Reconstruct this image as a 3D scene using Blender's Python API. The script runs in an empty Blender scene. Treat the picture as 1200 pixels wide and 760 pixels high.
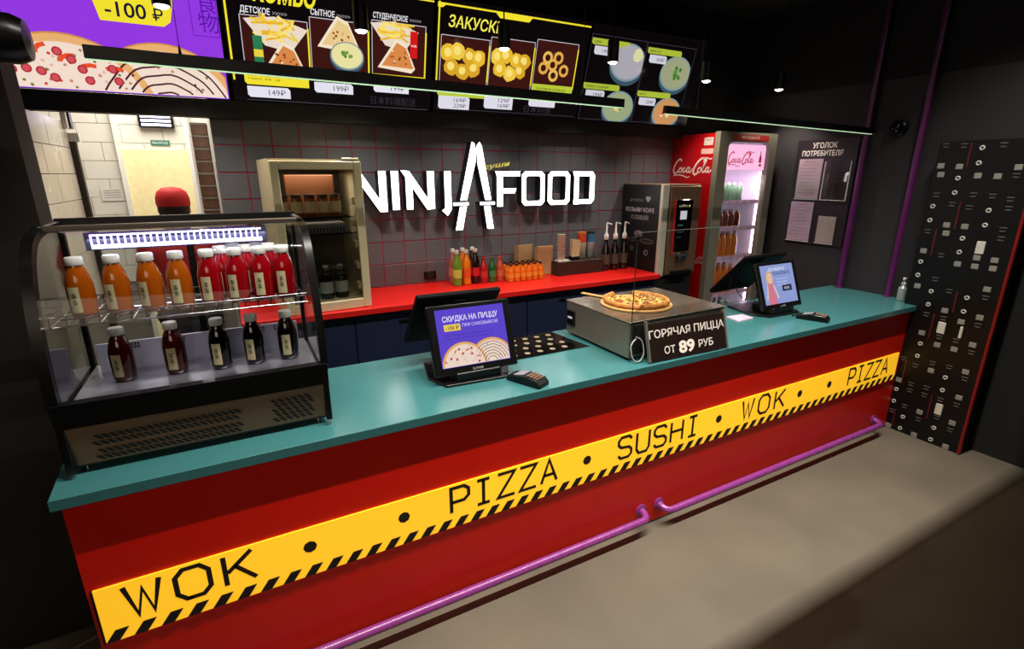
import bpy, bmesh, math, random
from mathutils import Vector, Matrix
random.seed(7)
C = bpy.context.scene
COL = C.collection
R = math.radians
PI = math.pi

# ------------------------------------------------------------------ camera, world, light, exposure
cam_d = bpy.data.cameras.new('camera'); cam = bpy.data.objects.new('camera', cam_d); COL.objects.link(cam)
cam.location = (0, 0, 1.81)
cam.rotation_euler = (R(90 - 16.4), 0, R(-28.3))
cam_d.sensor_width = 36; cam_d.lens = 599 / 1200 * 36; cam_d.clip_start = 0.02
C.camera = cam
w = bpy.data.worlds.new('world'); C.world = w; w.use_nodes = True
w.node_tree.nodes['Background'].inputs[0].default_value = (0.9, 0.75, 0.6, 1)
w.node_tree.nodes['Background'].inputs[1].default_value = 0.03
C.view_settings.view_transform = 'Standard'; C.view_settings.look = 'None'
C.view_settings.exposure = 0.0; C.view_settings.gamma = 1.0
C.cycles.max_bounces = 10; C.cycles.transparent_max_bounces = 24
C.cycles.caustics_reflective = False; C.cycles.caustics_refractive = False

def area(name, loc, rot, sx, sy, power, col=(1, 1, 1), spread=180):
    l = bpy.data.lights.new(name, 'AREA'); l.shape = 'RECTANGLE'; l.size = sx; l.size_y = sy
    l.energy = power; l.color = col; l.spread = R(spread)
    o = bpy.data.objects.new(name, l); COL.objects.link(o); o.location = loc; o.rotation_euler = rot
    return o
# ceiling slot light above the customer side of the counter (cut off by the fascia board)
area('ceiling_slot_light', (1.75, 1.325, 3.02), (0, 0, 0), 3.9, 0.014, 90, (1.0, 0.93, 0.82), 110)
# unseen warm fill added behind the camera to brighten the red counter front
fill_area = area('front_fill', (-1.0, -1.8, 2.9), (0, 0, 0), 2.4, 1.6, 11, (1.0, 0.80, 0.60), 90)
fill_area.rotation_euler = (Vector((0.9, 1.7, 0.5)) - fill_area.location).to_track_quat('-Z', 'Y').to_euler()
# kitchen ceiling lamp
area('kitchen_lamp', (-0.45, 4.4, 2.85), (0, 0, 0), 0.6, 1.2, 38, (1.0, 0.93, 0.82))

# ------------------------------------------------------------------ helpers
def lin(c):
    if isinstance(c, str):
        c = c.lstrip('#'); c = [int(c[i:i+2], 16) / 255 for i in (0, 2, 4)]
    return tuple((x / 12.92 if x <= 0.04045 else ((x + 0.055) / 1.055) ** 2.4) for x in c)
MATS = {}
def mat(name, col, rough=0.5, metal=0.0, emit=0.0, noise=0.06, scale=25.0, bump=0.0, spec=0.5, coat=0.0, trans=0.0, stretch=(1, 1, 1), rvar=0.06, ecol=None):
    if name in MATS: return MATS[name]
    m = bpy.data.materials.new(name); m.use_nodes = True; nt = m.node_tree; N = nt.nodes; L = nt.links
    b = N['Principled BSDF']; c = lin(col)
    tc = N.new('ShaderNodeTexCoord'); mp = N.new('ShaderNodeMapping'); mp.inputs['Scale'].default_value = stretch
    nz = N.new('ShaderNodeTexNoise'); nz.inputs['Scale'].default_value = scale; nz.inputs['Detail'].default_value = 4
    L.new(tc.outputs['Object'], mp.inputs[0]); L.new(mp.outputs[0], nz.inputs['Vector'])
    r = N.new('ShaderNodeValToRGB'); r.color_ramp.elements[0].position = 0.3; r.color_ramp.elements[1].position = 0.7
    r.color_ramp.elements[0].color = (*[x * (1 - noise) for x in c], 1); r.color_ramp.elements[1].color = (*[min(1, x * (1 + noise)) for x in c], 1)
    L.new(nz.outputs['Fac'], r.inputs[0]); L.new(r.outputs[0], b.inputs['Base Color'])
    mr = N.new('ShaderNodeMapRange'); mr.inputs['To Min'].default_value = max(0.01, rough - rvar); mr.inputs['To Max'].default_value = min(1, rough + rvar)
    L.new(nz.outputs['Fac'], mr.inputs['Value']); L.new(mr.outputs[0], b.inputs['Roughness'])
    b.inputs['Metallic'].default_value = metal; b.inputs['Specular IOR Level'].default_value = spec
    b.inputs['Coat Weight'].default_value = coat; b.inputs['Coat Roughness'].default_value = min(0.2, rough); b.inputs['Transmission Weight'].default_value = trans
    if emit > 0:
        if ecol: b.inputs['Emission Color'].default_value = (*lin(ecol), 1)
        else: L.new(r.outputs[0], b.inputs['Emission Color'])
        b.inputs['Emission Strength'].default_value = emit
    if bump > 0:
        bp = N.new('ShaderNodeBump'); bp.inputs['Strength'].default_value = bump; bp.inputs['Distance'].default_value = 0.002
        L.new(nz.outputs['Fac'], bp.inputs['Height']); L.new(bp.outputs[0], b.inputs['Normal'])
    MATS[name] = m; return m
def glass_mat(name, tint=(1, 1, 1), gloss=1.0, ior=1.45, rough=0.01):
    m = bpy.data.materials.new(name); m.use_nodes = True; nt = m.node_tree; N = nt.nodes; L = nt.links
    N.remove(N['Principled BSDF']); out = N['Material Output']
    t = N.new('ShaderNodeBsdfTransparent'); t.inputs[0].default_value = (*tint, 1)
    g = N.new('ShaderNodeBsdfGlossy'); g.inputs['Roughness'].default_value = rough; g.inputs[0].default_value = (gloss, gloss, gloss, 1)
    lw = N.new('ShaderNodeLayerWeight'); lw.inputs[0].default_value = 0.5
    pw_ = N.new('ShaderNodeMath'); pw_.operation = 'POWER'; pw_.inputs[1].default_value = 5.0; L.new(lw.outputs['Facing'], pw_.inputs[0])
    f0 = ((ior-1)/(ior+1))**2; f = N.new('ShaderNodeMath'); f.operation = 'MULTIPLY_ADD'; f.inputs[1].default_value = 1-f0; f.inputs[2].default_value = f0; L.new(pw_.outputs[0], f.inputs[0])
    mx = N.new('ShaderNodeMixShader'); L.new(f.outputs[0], mx.inputs[0]); L.new(t.outputs[0], mx.inputs[1]); L.new(g.outputs[0], mx.inputs[2])
    L.new(mx.outputs[0], out.inputs[0]); MATS[name] = m; return m
def print_mat(name, emit=0.0, rough=0.5, coat=0.0):
    m = bpy.data.materials.new(name); m.use_nodes = True; nt = m.node_tree; N = nt.nodes; L = nt.links
    b = N['Principled BSDF']; a = N.new('ShaderNodeAttribute'); a.attribute_name = 'ink'
    b.inputs['Roughness'].default_value = rough; b.inputs['Coat Weight'].default_value = coat
    if emit:
        b.inputs['Base Color'].default_value = (0.01, 0.01, 0.01, 1)
        L.new(a.outputs['Color'], b.inputs['Emission Color']); b.inputs['Emission Strength'].default_value = emit
    else: L.new(a.outputs['Color'], b.inputs['Base Color'])
    MATS[name] = m; return m

class MB:
    def __init__(s): s.bm = bmesh.new(); s.M = Matrix.Identity(4)
    def _add(s, vs, fs):
        v = [s.bm.verts.new(s.M @ Vector(p)) for p in vs]
        out = []
        for f in fs:
            try: out.append(s.bm.faces.new([v[i] for i in f]))
            except ValueError: pass
        return v, out
    def box(s, x0, x1, y0, y1, z0, z1, b=0.0, seg=1):
        x0, x1 = min(x0, x1), max(x0, x1); y0, y1 = min(y0, y1), max(y0, y1); z0, z1 = min(z0, z1), max(z0, z1)
        v, f = s._add([(x0,y0,z0),(x1,y0,z0),(x1,y1,z0),(x0,y1,z0),(x0,y0,z1),(x1,y0,z1),(x1,y1,z1),(x0,y1,z1)],
               [(0,3,2,1),(4,5,6,7),(0,1,5,4),(1,2,6,5),(2,3,7,6),(3,0,4,7)])
        if b > 0:
            es = list({e for q in f for e in q.edges})
            bmesh.ops.bevel(s.bm, geom=es, offset=b, segments=seg, affect='EDGES', profile=0.5)
        return s
    def prism(s, pts, a0, a1, axis='y', b=0.0):
        # polygon pts in the plane normal to axis, extruded a0..a1 ; axis y: pts=(x,z); x: (y,z); z: (x,y)
        def P(p, a): return {'y': (p[0], a, p[1]), 'x': (a, p[0], p[1]), 'z': (p[0], p[1], a)}[axis]
        n = len(pts); vs = [P(p, a0) for p in pts] + [P(p, a1) for p in pts]
        fs = [tuple(range(n)), tuple(range(2*n-1, n-1, -1))] + [(i, i+n, (i+1) % n + n, (i+1) % n) for i in range(n)]
        v, f = s._add(vs, fs)
        if b > 0:
            es = list({e for q in f[:2] for e in q.edges})
            bmesh.ops.bevel(s.bm, geom=es, offset=b, segments=1, affect='EDGES')
        return s
    def lathe(s, prof, c=(0, 0, 0), seg=20, axis='z', cap=True):
        vs = []; fs = []
        for r, h in prof:
            for k in range(seg):
                a = 2*PI*k/seg; u, v_ = r*math.cos(a), r*math.sin(a)
                q = (u, v_, h) if axis == 'z' else ((h, u, v_) if axis == 'x' else (u, h, v_))
                vs.append((c[0]+q[0], c[1]+q[1], c[2]+q[2]))
        n = len(prof)
        for i in range(n-1):
            for k in range(seg):
                fs.append((i*seg+k, i*seg+(k+1) % seg, (i+1)*seg+(k+1) % seg, (i+1)*seg+k))
        if cap: fs += [tuple(range(seg-1, -1, -1)), tuple((n-1)*seg+k for k in range(seg))]
        s._add(vs, fs); return s
    def cyl(s, p0, p1, r, seg=12, r1=None): return s.tube([p0, p1], r, seg, r1)
    def tube(s, path, r, seg=10, r1=None, closed=False):
        P = [Vector(p) for p in path]; n = len(P); rings = []; prev = None
        for i, p in enumerate(P):
            if closed: t = P[(i+1) % n] - P[i-1]
            else: t = P[min(i+1, n-1)] - P[max(i-1, 0)]
            t.normalize()
            if prev is None: u = t.orthogonal().normalized()
            else: u = (prev - t * prev.dot(t)).normalized()
            prev = u; v = t.cross(u); rr = r if (r1 is None or i < n-1) else r1
            rings.append([p + (u*math.cos(2*PI*k/seg) + v*math.sin(2*PI*k/seg))*rr for k in range(seg)])
        vs = [q for g in rings for q in g]; fs = []
        m = n if closed else n-1
        for i in range(m):
            j = (i+1) % n
            for k in range(seg): fs.append((i*seg+k, i*seg+(k+1) % seg, j*seg+(k+1) % seg, j*seg+k))
        if not closed: fs += [tuple(range(seg-1, -1, -1)), tuple((n-1)*seg+k for k in range(seg))]
        s._add(vs, fs); return s
    def quad(s, a, b, c, d): s._add([a, b, c, d], [(0, 1, 2, 3)]); return s
    def build(s, name, m, parent=None, smooth=True, ang=35):
        me = bpy.data.meshes.new(name)
        bmesh.ops.recalc_face_normals(s.bm, faces=s.bm.faces[:])
        s.bm.to_mesh(me); s.bm.free(); me.materials.append(m)
        if smooth: me.shade_smooth(); me.set_sharp_from_angle(angle=R(ang))
        o = bpy.data.objects.new(name, me); COL.objects.link(o)
        if parent: o.parent = parent
        return o
def tag(o, label, cat, group=None, kind=None):
    if label: o['label'] = label
    if cat: o['category'] = cat
    if group: o['group'] = group
    if kind: o['kind'] = kind
    return o
def thing(name, label, cat, loc=(0, 0, 0), rz=0, group=None):
    o = bpy.data.objects.new(name, None); COL.objects.link(o); o.location = loc; o.rotation_euler = (0, 0, rz)
    o.empty_display_size = 0.05
    return tag(o, label, cat, group)
def struct(o): o['kind'] = 'structure'; return o
def box(name, m, parent, *a, **k): return MB().box(*a, **k).build(name, m, parent)
KIDS = {}
def copy_tree(o, loc, rz, label, group=None):
    kids = {}
    for q in COL.objects:
        if q.parent: kids.setdefault(q.parent.name, []).append(q)
    def rec(q, par):
        c = q.copy(); COL.objects.link(c)
        if par: c.parent = par
        for ch in kids.get(q.name, []): rec(ch, c)
        return c
    c = rec(o, None); c.location = loc; c.rotation_euler = (0, 0, rz)
    if label: c['label'] = label
    if group: c['group'] = group
    return c
def arc(c, r, a0, a1, n):
    return [(c[0] + r*math.cos(a0 + (a1-a0)*i/n), c[1] + r*math.sin(a0 + (a1-a0)*i/n)) for i in range(n+1)]
def smooth_path(pts, n=6):
    out = []; P = [Vector(p) for p in pts]
    for i in range(len(P)-1):
        p0, p1, p2, p3 = P[max(i-1, 0)], P[i], P[i+1], P[min(i+2, len(P)-1)]
        for k in range(n):
            t = k/n; out.append(0.5*((2*p1) + (p2-p0)*t + (2*p0-5*p1+4*p2-p3)*t*t + (3*p1-p0-3*p2+p3)*t**3))
    out.append(P[-1]); return out

# ---- text as triangles
TXT = {}
def text_tris(s, bold):
    key = (s, bold)
    if key in TXT: return TXT[key]
    cu = bpy.data.curves.new('t', 'FONT'); cu.body = s; cu.size = 1; cu.offset = bold; cu.resolution_u = 3
    o = bpy.data.objects.new('t', cu); COL.objects.link(o)
    dg = bpy.context.evaluated_depsgraph_get(); me = bpy.data.meshes.new_from_object(o.evaluated_get(dg))
    vs = [(v.co.x, v.co.y) for v in me.vertices]; fs = [tuple(p.vertices) for p in me.polygons]
    bpy.data.objects.remove(o); bpy.data.curves.remove(cu); bpy.data.meshes.remove(me)
    xs = [v[0] for v in vs] or [0, 1]; x0, x1 = min(xs), max(xs)
    vs = [((a-x0), b) for a, b in vs]; TXT[key] = (vs, fs, x1-x0); return TXT[key]
CAP = 0.72
class Art:
    """flat print: coloured shapes in a plane, u right, v up, on small layers"""
    def __init__(s, step=0.0004): s.v = []; s.f = []; s.c = []; s.step = step
    def poly(s, pts, col, layer=0):
        i = len(s.v); s.v += [(p[0], p[1], layer) for p in pts]; s.f.append(tuple(range(i, i+len(pts)))); s.c.append(lin(col)); return s
    def rect(s, x0, y0, x1, y1, col, layer=0): return s.poly([(x0, y0), (x1, y0), (x1, y1), (x0, y1)], col, layer)
    def disc(s, x, y, r, col, layer=0, n=20, ry=None, a0=0, a1=2*PI, rot=0):
        ry = r if ry is None else ry; p = []
        for k in range(n + (0 if abs(a1-a0-2*PI) < 1e-6 else 1)):
            a = a0 + (a1-a0)*k/n; q = (r*math.cos(a), ry*math.sin(a))
            p.append((x + q[0]*math.cos(rot) - q[1]*math.sin(rot), y + q[0]*math.sin(rot) + q[1]*math.cos(rot)))
        return s.poly(p, col, layer)
    def ring(s, x, y, r, wd, col, layer=0, n=24, a0=0, a1=2*PI, ry=None):
        ry = ry or r
        return s.line([(x + r*math.cos(a0+(a1-a0)*k/n), y + ry*math.sin(a0+(a1-a0)*k/n)) for k in range(n+1)], wd, col, layer)
    def blob(s, x, y, r, col, layer=0, n=12, j=0.2, ry=None):
        ry = ry or r
        return s.poly([(x + r*math.cos(2*PI*k/n)*(1+random.uniform(-j, j)), y + ry*math.sin(2*PI*k/n)*(1+random.uniform(-j, j))) for k in range(n)], col, layer)
    def line(s, pts, wd, col, layer=0):
        P = [Vector((p[0], p[1])) for p in pts]; n = len(P); L_ = []; R_ = []
        for i in range(n):
            a = (P[i]-P[i-1]).normalized() if i else (P[1]-P[0]).normalized()
            b = (P[i+1]-P[i]).normalized() if i < n-1 else a
            t = (a+b); t = t.normalized() if t.length > 1e-6 else a
            nn = Vector((-t.y, t.x)); k = 1/max(0.5, nn.dot(Vector((-a.y, a.x))))
            ww = wd(i/(n-1)) if callable(wd) else wd
            L_.append(P[i]+nn*ww/2*k); R_.append(P[i]-nn*ww/2*k)
        for i in range(n-1): s.poly([R_[i], R_[i+1], L_[i+1], L_[i]], col, layer)
        return s
    def frame(s, x0, y0, x1, y1, wd, col, layer=0):
        return s.line([(x0, y0), (x1, y0)], wd, col, layer).line([(x1, y0), (x1, y1)], wd, col, layer).line([(x1, y1), (x0, y1)], wd, col, layer).line([(x0, y1), (x0, y0)], wd, col, layer)
    def text(s, t, x, y, h, col, layer=3, bold=0.0, width=None, shear=0.0, align='l'):
        vs, fs, wd = text_tris(t, bold); k = h/CAP; kx = (width/wd) if width else k; W = wd*kx
        ox = x - (W/2 if align == 'c' else (W if align == 'r' else 0)); i = len(s.v)
        s.v += [(ox + a*kx + b*k*shear, y + b*k, layer) for a, b in vs]
        for f in fs: s.f.append(tuple(q+i for q in f)); s.c.append(lin(col))
        return s
    def build(s, name, m, parent=None):
        me = bpy.data.meshes.new(name)
        me.from_pydata([(a, -l*s.step, b) for a, b, l in s.v], [], s.f)
        at = me.color_attributes.new('ink', 'FLOAT_COLOR', 'CORNER'); k = 0
        for p in me.polygons:
            if p.normal.y > 0: p.flip()
            for _ in p.loop_indices: at.data[k].color = (*s.c[p.index], 1); k += 1
        me.materials.append(m); o = bpy.data.objects.new(name, me); COL.objects.link(o)
        if parent: o.parent = parent
        return o

# ------------------------------------------------------------------ materials
M_teal = mat('teal_laminate', '#3a7275', 0.24, noise=0.03, scale=60, rvar=0.03, coat=0.35)
M_red = mat('red_panel', '#d81400', 0.42, noise=0.03, scale=6)
M_redtop = mat('red_worktop', '#d01812', 0.35, noise=0.03, scale=10)
M_navy = mat('navy_board', '#141c38', 0.5, noise=0.05, scale=8)
M_black = mat('black_plastic', '#0b0b0c', 0.32, noise=0.1, scale=40, spec=0.3)
M_posb = mat('black_shell', '#080808', 0.5, noise=0.1, scale=40, spec=0.06)
M_blackm = mat('black_matt', '#0c0b0b', 0.7, noise=0.1, scale=20)
M_glossblack = mat('black_gloss', '#050505', 0.06, noise=0.1, rvar=0.02)
M_steel = mat('brushed_steel', '#8b857b', 0.34, 0.55, noise=0.06, scale=8, stretch=(1, 1, 60))
M_dsteel = mat('dark_steel', '#6e655c', 0.38, 0.9, noise=0.06, scale=8, stretch=(1, 1, 50))
M_chrome = mat('chrome_wire', '#d8d8dc', 0.12, 1.0, noise=0.02)
M_purple = mat('purple_paint', '#8a3a88', 0.28, noise=0.05, scale=30, coat=0.3)
M_pole = mat('plum_paint', '#5c1a58', 0.3, noise=0.05, scale=30, coat=0.3)
M_white = mat('white_plastic', '#dcdcd8', 0.4, noise=0.03)
M_cream = mat('cream_enamel', '#cbbf9a', 0.35, noise=0.03)
M_paper = mat('white_paper', '#d5d0c8', 0.7, noise=0.04)
M_tile = mat('grey_tile', '#606269', 0.38, noise=0.06, scale=12, bump=0.1)
M_grout = mat('crimson_grout', '#a31238', 0.7, noise=0.1)
M_wtile = mat('white_tile', '#dcd8ce', 0.25, noise=0.03, scale=6)
M_wgrout = mat('grey_grout', '#807b72', 0.8)
M_concrete = mat('concrete_floor', '#625a4d', 0.62, noise=0.14, scale=2.2, bump=0.15)
M_darkwall = mat('charcoal_wall', '#262125', 0.7, noise=0.06, scale=4)
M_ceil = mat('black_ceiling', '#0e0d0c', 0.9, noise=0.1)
M_pillar = mat('brown_black_wall', '#1c1714', 0.75, noise=0.12, scale=5)
M_glass = glass_mat('clear_glass', (0.93, 0.95, 0.95))
M_dglass = glass_mat('dusky_glass', (0.86, 0.84, 0.82), 0.7)
M_print = print_mat('flat_print', 0, 0.5)
M_screen = print_mat('menu_screen', 1.0, 0.15)
M_screen2 = print_mat('pos_screen', 0.9, 0.12)

# ------------------------------------------------------------------ setting
YW = 3.45
o = struct(box('floor', M_concrete, None, -4, 6.5, -4, 6.5, -0.1, 0))
struct(box('ceiling', M_ceil, None, -4, 6.5, -4, 6.5, 3.1, 3.2))
struct(box('trim_1', M_ceil, None, -0.6, 4.25, 1.26, 1.285, 2.66, 3.1))      # fascia board in front of the slot light
struct(box('wall_right', M_darkwall, None, 4.25, 4.4, 1.27, 6.5, 0, 2.45))
struct(box('wall_right_upper_shade', M_ceil, None, 4.25, 4.4, 1.27, 6.5, 2.45, 3.1))  # upper part of the right wall coloured black in place of shade
struct(box('wall_right_hall_shade', M_ceil, None, 4.25, 4.4, -4, 1.27, 0, 3.1))  # same wall towards the hall, black colour standing in for lack of light
struct(box('wall_left', M_pillar, None, -4.0, -0.578, 2.32, 2.47, 0, 3.1))
struct(box('wall_outer', M_pillar, None, -4.1, -4.0, -4, 2.4, 0, 3.1))
struct(box('wall_front', M_pillar, None, -4.0, 4.25, -4.1, -4.0, 0, 3.1))
# tiled back wall: crimson grout bed + grey tiles standing proud
wb = struct(box('wall_back', M_grout, None, -0.03, 4.25, YW, YW + 0.15, 0, 3.1))
P = 0.15
tile_me = None
X0 = 0.116 - P*2 + 0.0; Z0 = 1.968 - P*7
for i in range(0, 30):
    for j in range(-1, 16):
        x = X0 + i*P; z = Z0 + j*P
        if z < 0.9: continue
        if x < -0.04: continue
        if x > 3.6 or z > 2.1: continue
        if tile_me is None:
            tb = MB().box(0.0032, P-0.0032, -0.004, 0.0, 0.0032, P-0.0032, 0.0015).build('tile', M_tile, wb); tile_me = tb.data
        else:
            tb = bpy.data.objects.new('tile', tile_me); COL.objects.link(tb); tb.parent = wb
        tb.location = (x, YW, z)
for j in range(-1, 16):                       # cut tile column at the wall end
    z = Z0 + j*P
    if 0.9 < z < 2.1: MB().box(-0.028, X0 + P*1 - 0.0032, YW-0.004, YW, z+0.0032, z+P-0.0032, 0.0015).build('tile', M_tile, wb)
struct(box('wall_upper', M_blackm, None, -0.03, 4.25, YW - 0.012, YW - 0.0002, 2.12, 3.1))
# kitchen behind
struct(box('wall_kitchen_right', M_wtile, None, -0.03, 0.07, YW + 0.15, 5.6, 0, 3.1))
wkl = struct(box('wall_kitchen_left', M_wgrout, None, -0.85, -0.755, 2.47, 3.86, 0, 2.09))
wkf = struct(box('wall_kitchen_far', M_wgrout, None, -1.9, 0.0, 5.31, 5.45, 0, 3.1))
struct(box('wall_kitchen_outer', M_wtile, None, -2.0, -1.9, 2.47, 5.45, 0, 3.1))
def wtiles(par, axis, a0, a1, z0, z1, fixed, clip=None, skip=None):
    tw, th = 0.28, 0.14; j = 0; z = z0
    while z < z1:
        a = a0 - (tw/2 if j % 2 else 0)
        while a < a1:
            s0, s1 = max(a, a0), min(a+tw, a1)
            if clip and z < 1.9: s1 = min(s1, clip)
            if s1 - s0 > 0.03 and not (skip and skip(s0, s1, z)):
                mb = MB()
                if axis == 'x': mb.box(s0+0.0018, s1-0.0018, fixed-0.007, fixed, z+0.0018, z+th-0.0018, 0.001)
                else: mb.box(fixed, fixed+0.007, s0+0.0018, s1-0.0018, z+0.0018, z+th-0.0018, 0.001)
                mb.build('tile', M_wtile, par)
            a += tw
        z += th; j += 1
wtiles(wkl, 'y', 2.62, 3.86, 1.13-0.02, 2.0, -0.755)
wtiles(wkf, 'x', -1.25, -0.05, 0.93, 2.6, 5.31, clip=-0.737)
tr = struct(box('trim_2', mat('white_frame', '#e6e3da', 0.4), None, -0.735, -0.70, 5.25, 5.31, 0, 2.6))
dr = struct(box('door_1', mat('cream_door_glow', '#f0e0ac', 0.5, emit=0.1), None, -0.70, -0.25, 5.27, 5.31, 0, 2.0))  # slight emission stands in for strong light falling on the door
MB().cyl((-0.29, 5.22, 1.0), (-0.29, 5.22, 1.12), 0.01).build('door_handle', M_chrome, dr)
struct(box('trim_3', M_white, None, -0.25, -0.20, 5.24, 5.31, 0, 2.6))
struct(box('trim_4', mat('olive_frame', '#3b352a', 0.6), None, -0.77, -0.72, 3.86, 3.90, 0, 1.985))
struct(box('trim_5', M_white, None, -0.80, -0.70, 3.86, 3.91, 1.985, 2.03))

# ------------------------------------------------------------------ dotted decor panel on the right (a slab proud of the right wall)
RINGS = [(1.543,1.963),(1.542,1.874),(1.63,1.784),(1.629,1.695),(1.731,1.605),(1.73,1.514),(1.436,1.595),(1.435,1.506),(1.531,1.415),(1.53,1.327),(1.728,1.237),(1.727,1.145),(1.63,1.05),(1.432,1.046),(1.629,0.959),(1.431,0.955),(1.621,0.68),(1.621,0.59),(1.438,0.493),(1.436,0.402),(1.70,0.308),(1.70,0.216),(1.622,0.121),(1.623,0.03),(1.43,0.121),(1.431,0.031)]
SQ = [(1.736,1.86),(1.726,1.806),(1.636,1.855),(1.531,1.8),(1.434,1.797),(1.349,1.848),(1.631,1.492),(1.624,1.439),(1.534,1.49),(1.726,1.311),(1.524,1.252),(1.345,1.301),(1.343,1.25),(1.434,1.304),(1.433,1.25),(1.715,1.072),(1.344,1.119),(1.53,0.939),(1.43,0.886),(1.343,0.936),(1.627,0.758),(1.526,0.7),(1.43,0.697),(1.342,0.753),(1.525,0.514),(1.341,0.568),(1.70,0.382),(1.34,0.385),(1.531,0.198),(1.34,0.2),(1.70,0.02),(1.532,0.02),(1.342,0.02)]
PB = [(1.734,1.985),(1.636,1.98),(1.443,1.976),(1.726,1.679),(1.629,1.623),(1.348,1.665),(1.345,1.612),(1.728,1.442),(1.345,1.487),(1.343,1.433),(1.622,1.294),(1.536,1.607),(1.53,1.685),(1.435,1.681),(1.35,1.801),(1.623,1.134),(1.533,1.07),(1.342,1.065),(1.527,0.885),(1.627,0.889),(1.342,0.884),(1.525,0.754),(1.432,0.756),(1.339,0.702),(1.621,0.518),(1.525,0.567),(1.431,0.57),(1.337,0.52),(1.70,0.546),(1.62,0.378),(1.618,0.33),(1.526,0.384),(1.529,0.329),(1.342,0.331),(1.70,0.138),(1.627,0.203),(1.529,0.142),(1.428,0.201),(1.434,0.332),(1.342,0.146)]
TALL = [(1.43,1.368,.022),(1.526,0.82,.022),(1.43,0.263,.02),(1.418,0.817,.008)]
REDL = [(1.60,1.995,1.849),(1.585,1.64,1.469),(1.68,1.459,1.287),(1.487,1.078,.936),(1.582,.903,.732),(1.678,.542,.364),(1.483,.344,.171),(1.676,.165,.01)]
XD = 4.095
dp = thing('decor_panel', 'tall black slab covered with rows of pale rings and squares at the counter end', 'wall panel', (XD, 1.27, 0))
box('board', mat('decor_black', '#0c0c0c', 0.4, spec=0.3), dp, 0.001, 0.15, 0, 0.50, 0, 2.01)
Mr = mat('ring_white', '#b9b7b0', 0.5); Mq = mat('square_grey', '#8a8780', 0.45); Mq2 = mat('square_pale', '#cfccc2', 0.45); Mrl = mat('decor_red', '#6a1018', 0.5)
ring_me = sq_me = pb_me = None
def inst(me, name, par, loc):
    q = bpy.data.objects.new(name, me); COL.objects.link(q); q.parent = par; q.location = loc; return q
def ringmb():
    mb = MB(); mb.tube([(0, 0.0105*math.cos(2*PI*k/14), 0.0105*math.sin(2*PI*k/14)) for k in range(14)], 0.0048, 5, closed=True); return mb
for k, (y, z) in enumerate(RINGS):
    if ring_me is None: q = ringmb().build('ring', Mr, dp); ring_me = q.data
    else: q = inst(ring_me, 'ring', dp, (0, 0, 0))
    q.location = (-0.001, y-1.27, z)
for k, (y, z) in enumerate(SQ):
    if sq_me is None: q = MB().box(-0.004, 0, -0.019, 0.019, -0.017, 0.017, 0.003).build('square_stud', Mq, dp); sq_me = q.data
    else: q = inst(sq_me, 'square_stud', dp, (0, 0, 0))
    q.location = (0, y-1.27, z)
for k, (y, z) in enumerate(PB):
    if pb_me is None: q = MB().box(-0.003, 0, -0.018, 0.018, 0.006, 0.014, 0.001).box(-0.003, 0, -0.015, 0.015, -0.014, -0.006, 0.001).build('bar_pair', mat('bar_grey', '#4a4844', 0.5), dp); pb_me = q.data
    else: q = inst(pb_me, 'bar_pair', dp, (0, 0, 0))
    q.location = (0, y-1.27, z)
for y, z, hw in TALL: box('pale_tab', Mq2, dp, -0.005, 0, y-1.27-hw, y-1.27+hw, z-0.04, z+0.04, b=0.003)
for y, z1, z0 in REDL: box('red_line', Mrl, dp, -0.003, 0, y-1.273, y-1.267, z0, z1)
box('edge_strip', mat('red_edge', '#7a1412', 0.35), dp, -0.012, 0.012, -0.012, 0.006, 0.0, 2.01, b=0.004)

# ------------------------------------------------------------------ service counter
XL, XR, YF = -0.542, 4.088, 1.72
sc_ = thing('service_counter', 'long red counter with a glowing yellow band and hazard stripes', 'counter', (XL, YF, 0))
box('front_panel', M_red, sc_, 0, XR-XL, 0.0, 0.03, 0, 0.900)
box('end_panel', M_red, sc_, 0.0, 0.03, 0.03, 0.6, 0, 0.900)
box('back_board', M_navy, sc_, 0.03, XR-XL, 0.60, 0.62, 0, 0.900)
box('plinth_seam', M_blackm, sc_, 0.0, XR-XL, -0.003, 0.0, 0.0, 0.008)
M_yel = mat('yellow_lightbox', '#ffbf24', 0.35, emit=0.72, noise=0.05, scale=1.2)
lb = box('light_band', M_yel, sc_, 0.015, 4.61-0.015, -0.006, 0.0, 0.391, 0.592)
box('band_edge', M_black, lb, 0.010, 0.016, -0.008, 0.0, 0.391, 0.592)
M_ink = mat('black_ink', '#120d06', 0.6)
k = 0; x = -0.527
st_me = None
while x < 4.05:
    pts = [(0, 0.392), (0.036, 0.392), (0.066, 0.432), (0.030, 0.432)]
    if st_me is None: q = MB().prism(pts, -0.009, -0.006).build('hazard_stripe', M_ink, lb); st_me = q.data
    else: q = inst(st_me, 'hazard_stripe', lb, (0, 0, 0))
    q.location = (x - XL, 0, 0); x += 0.0735
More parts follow.
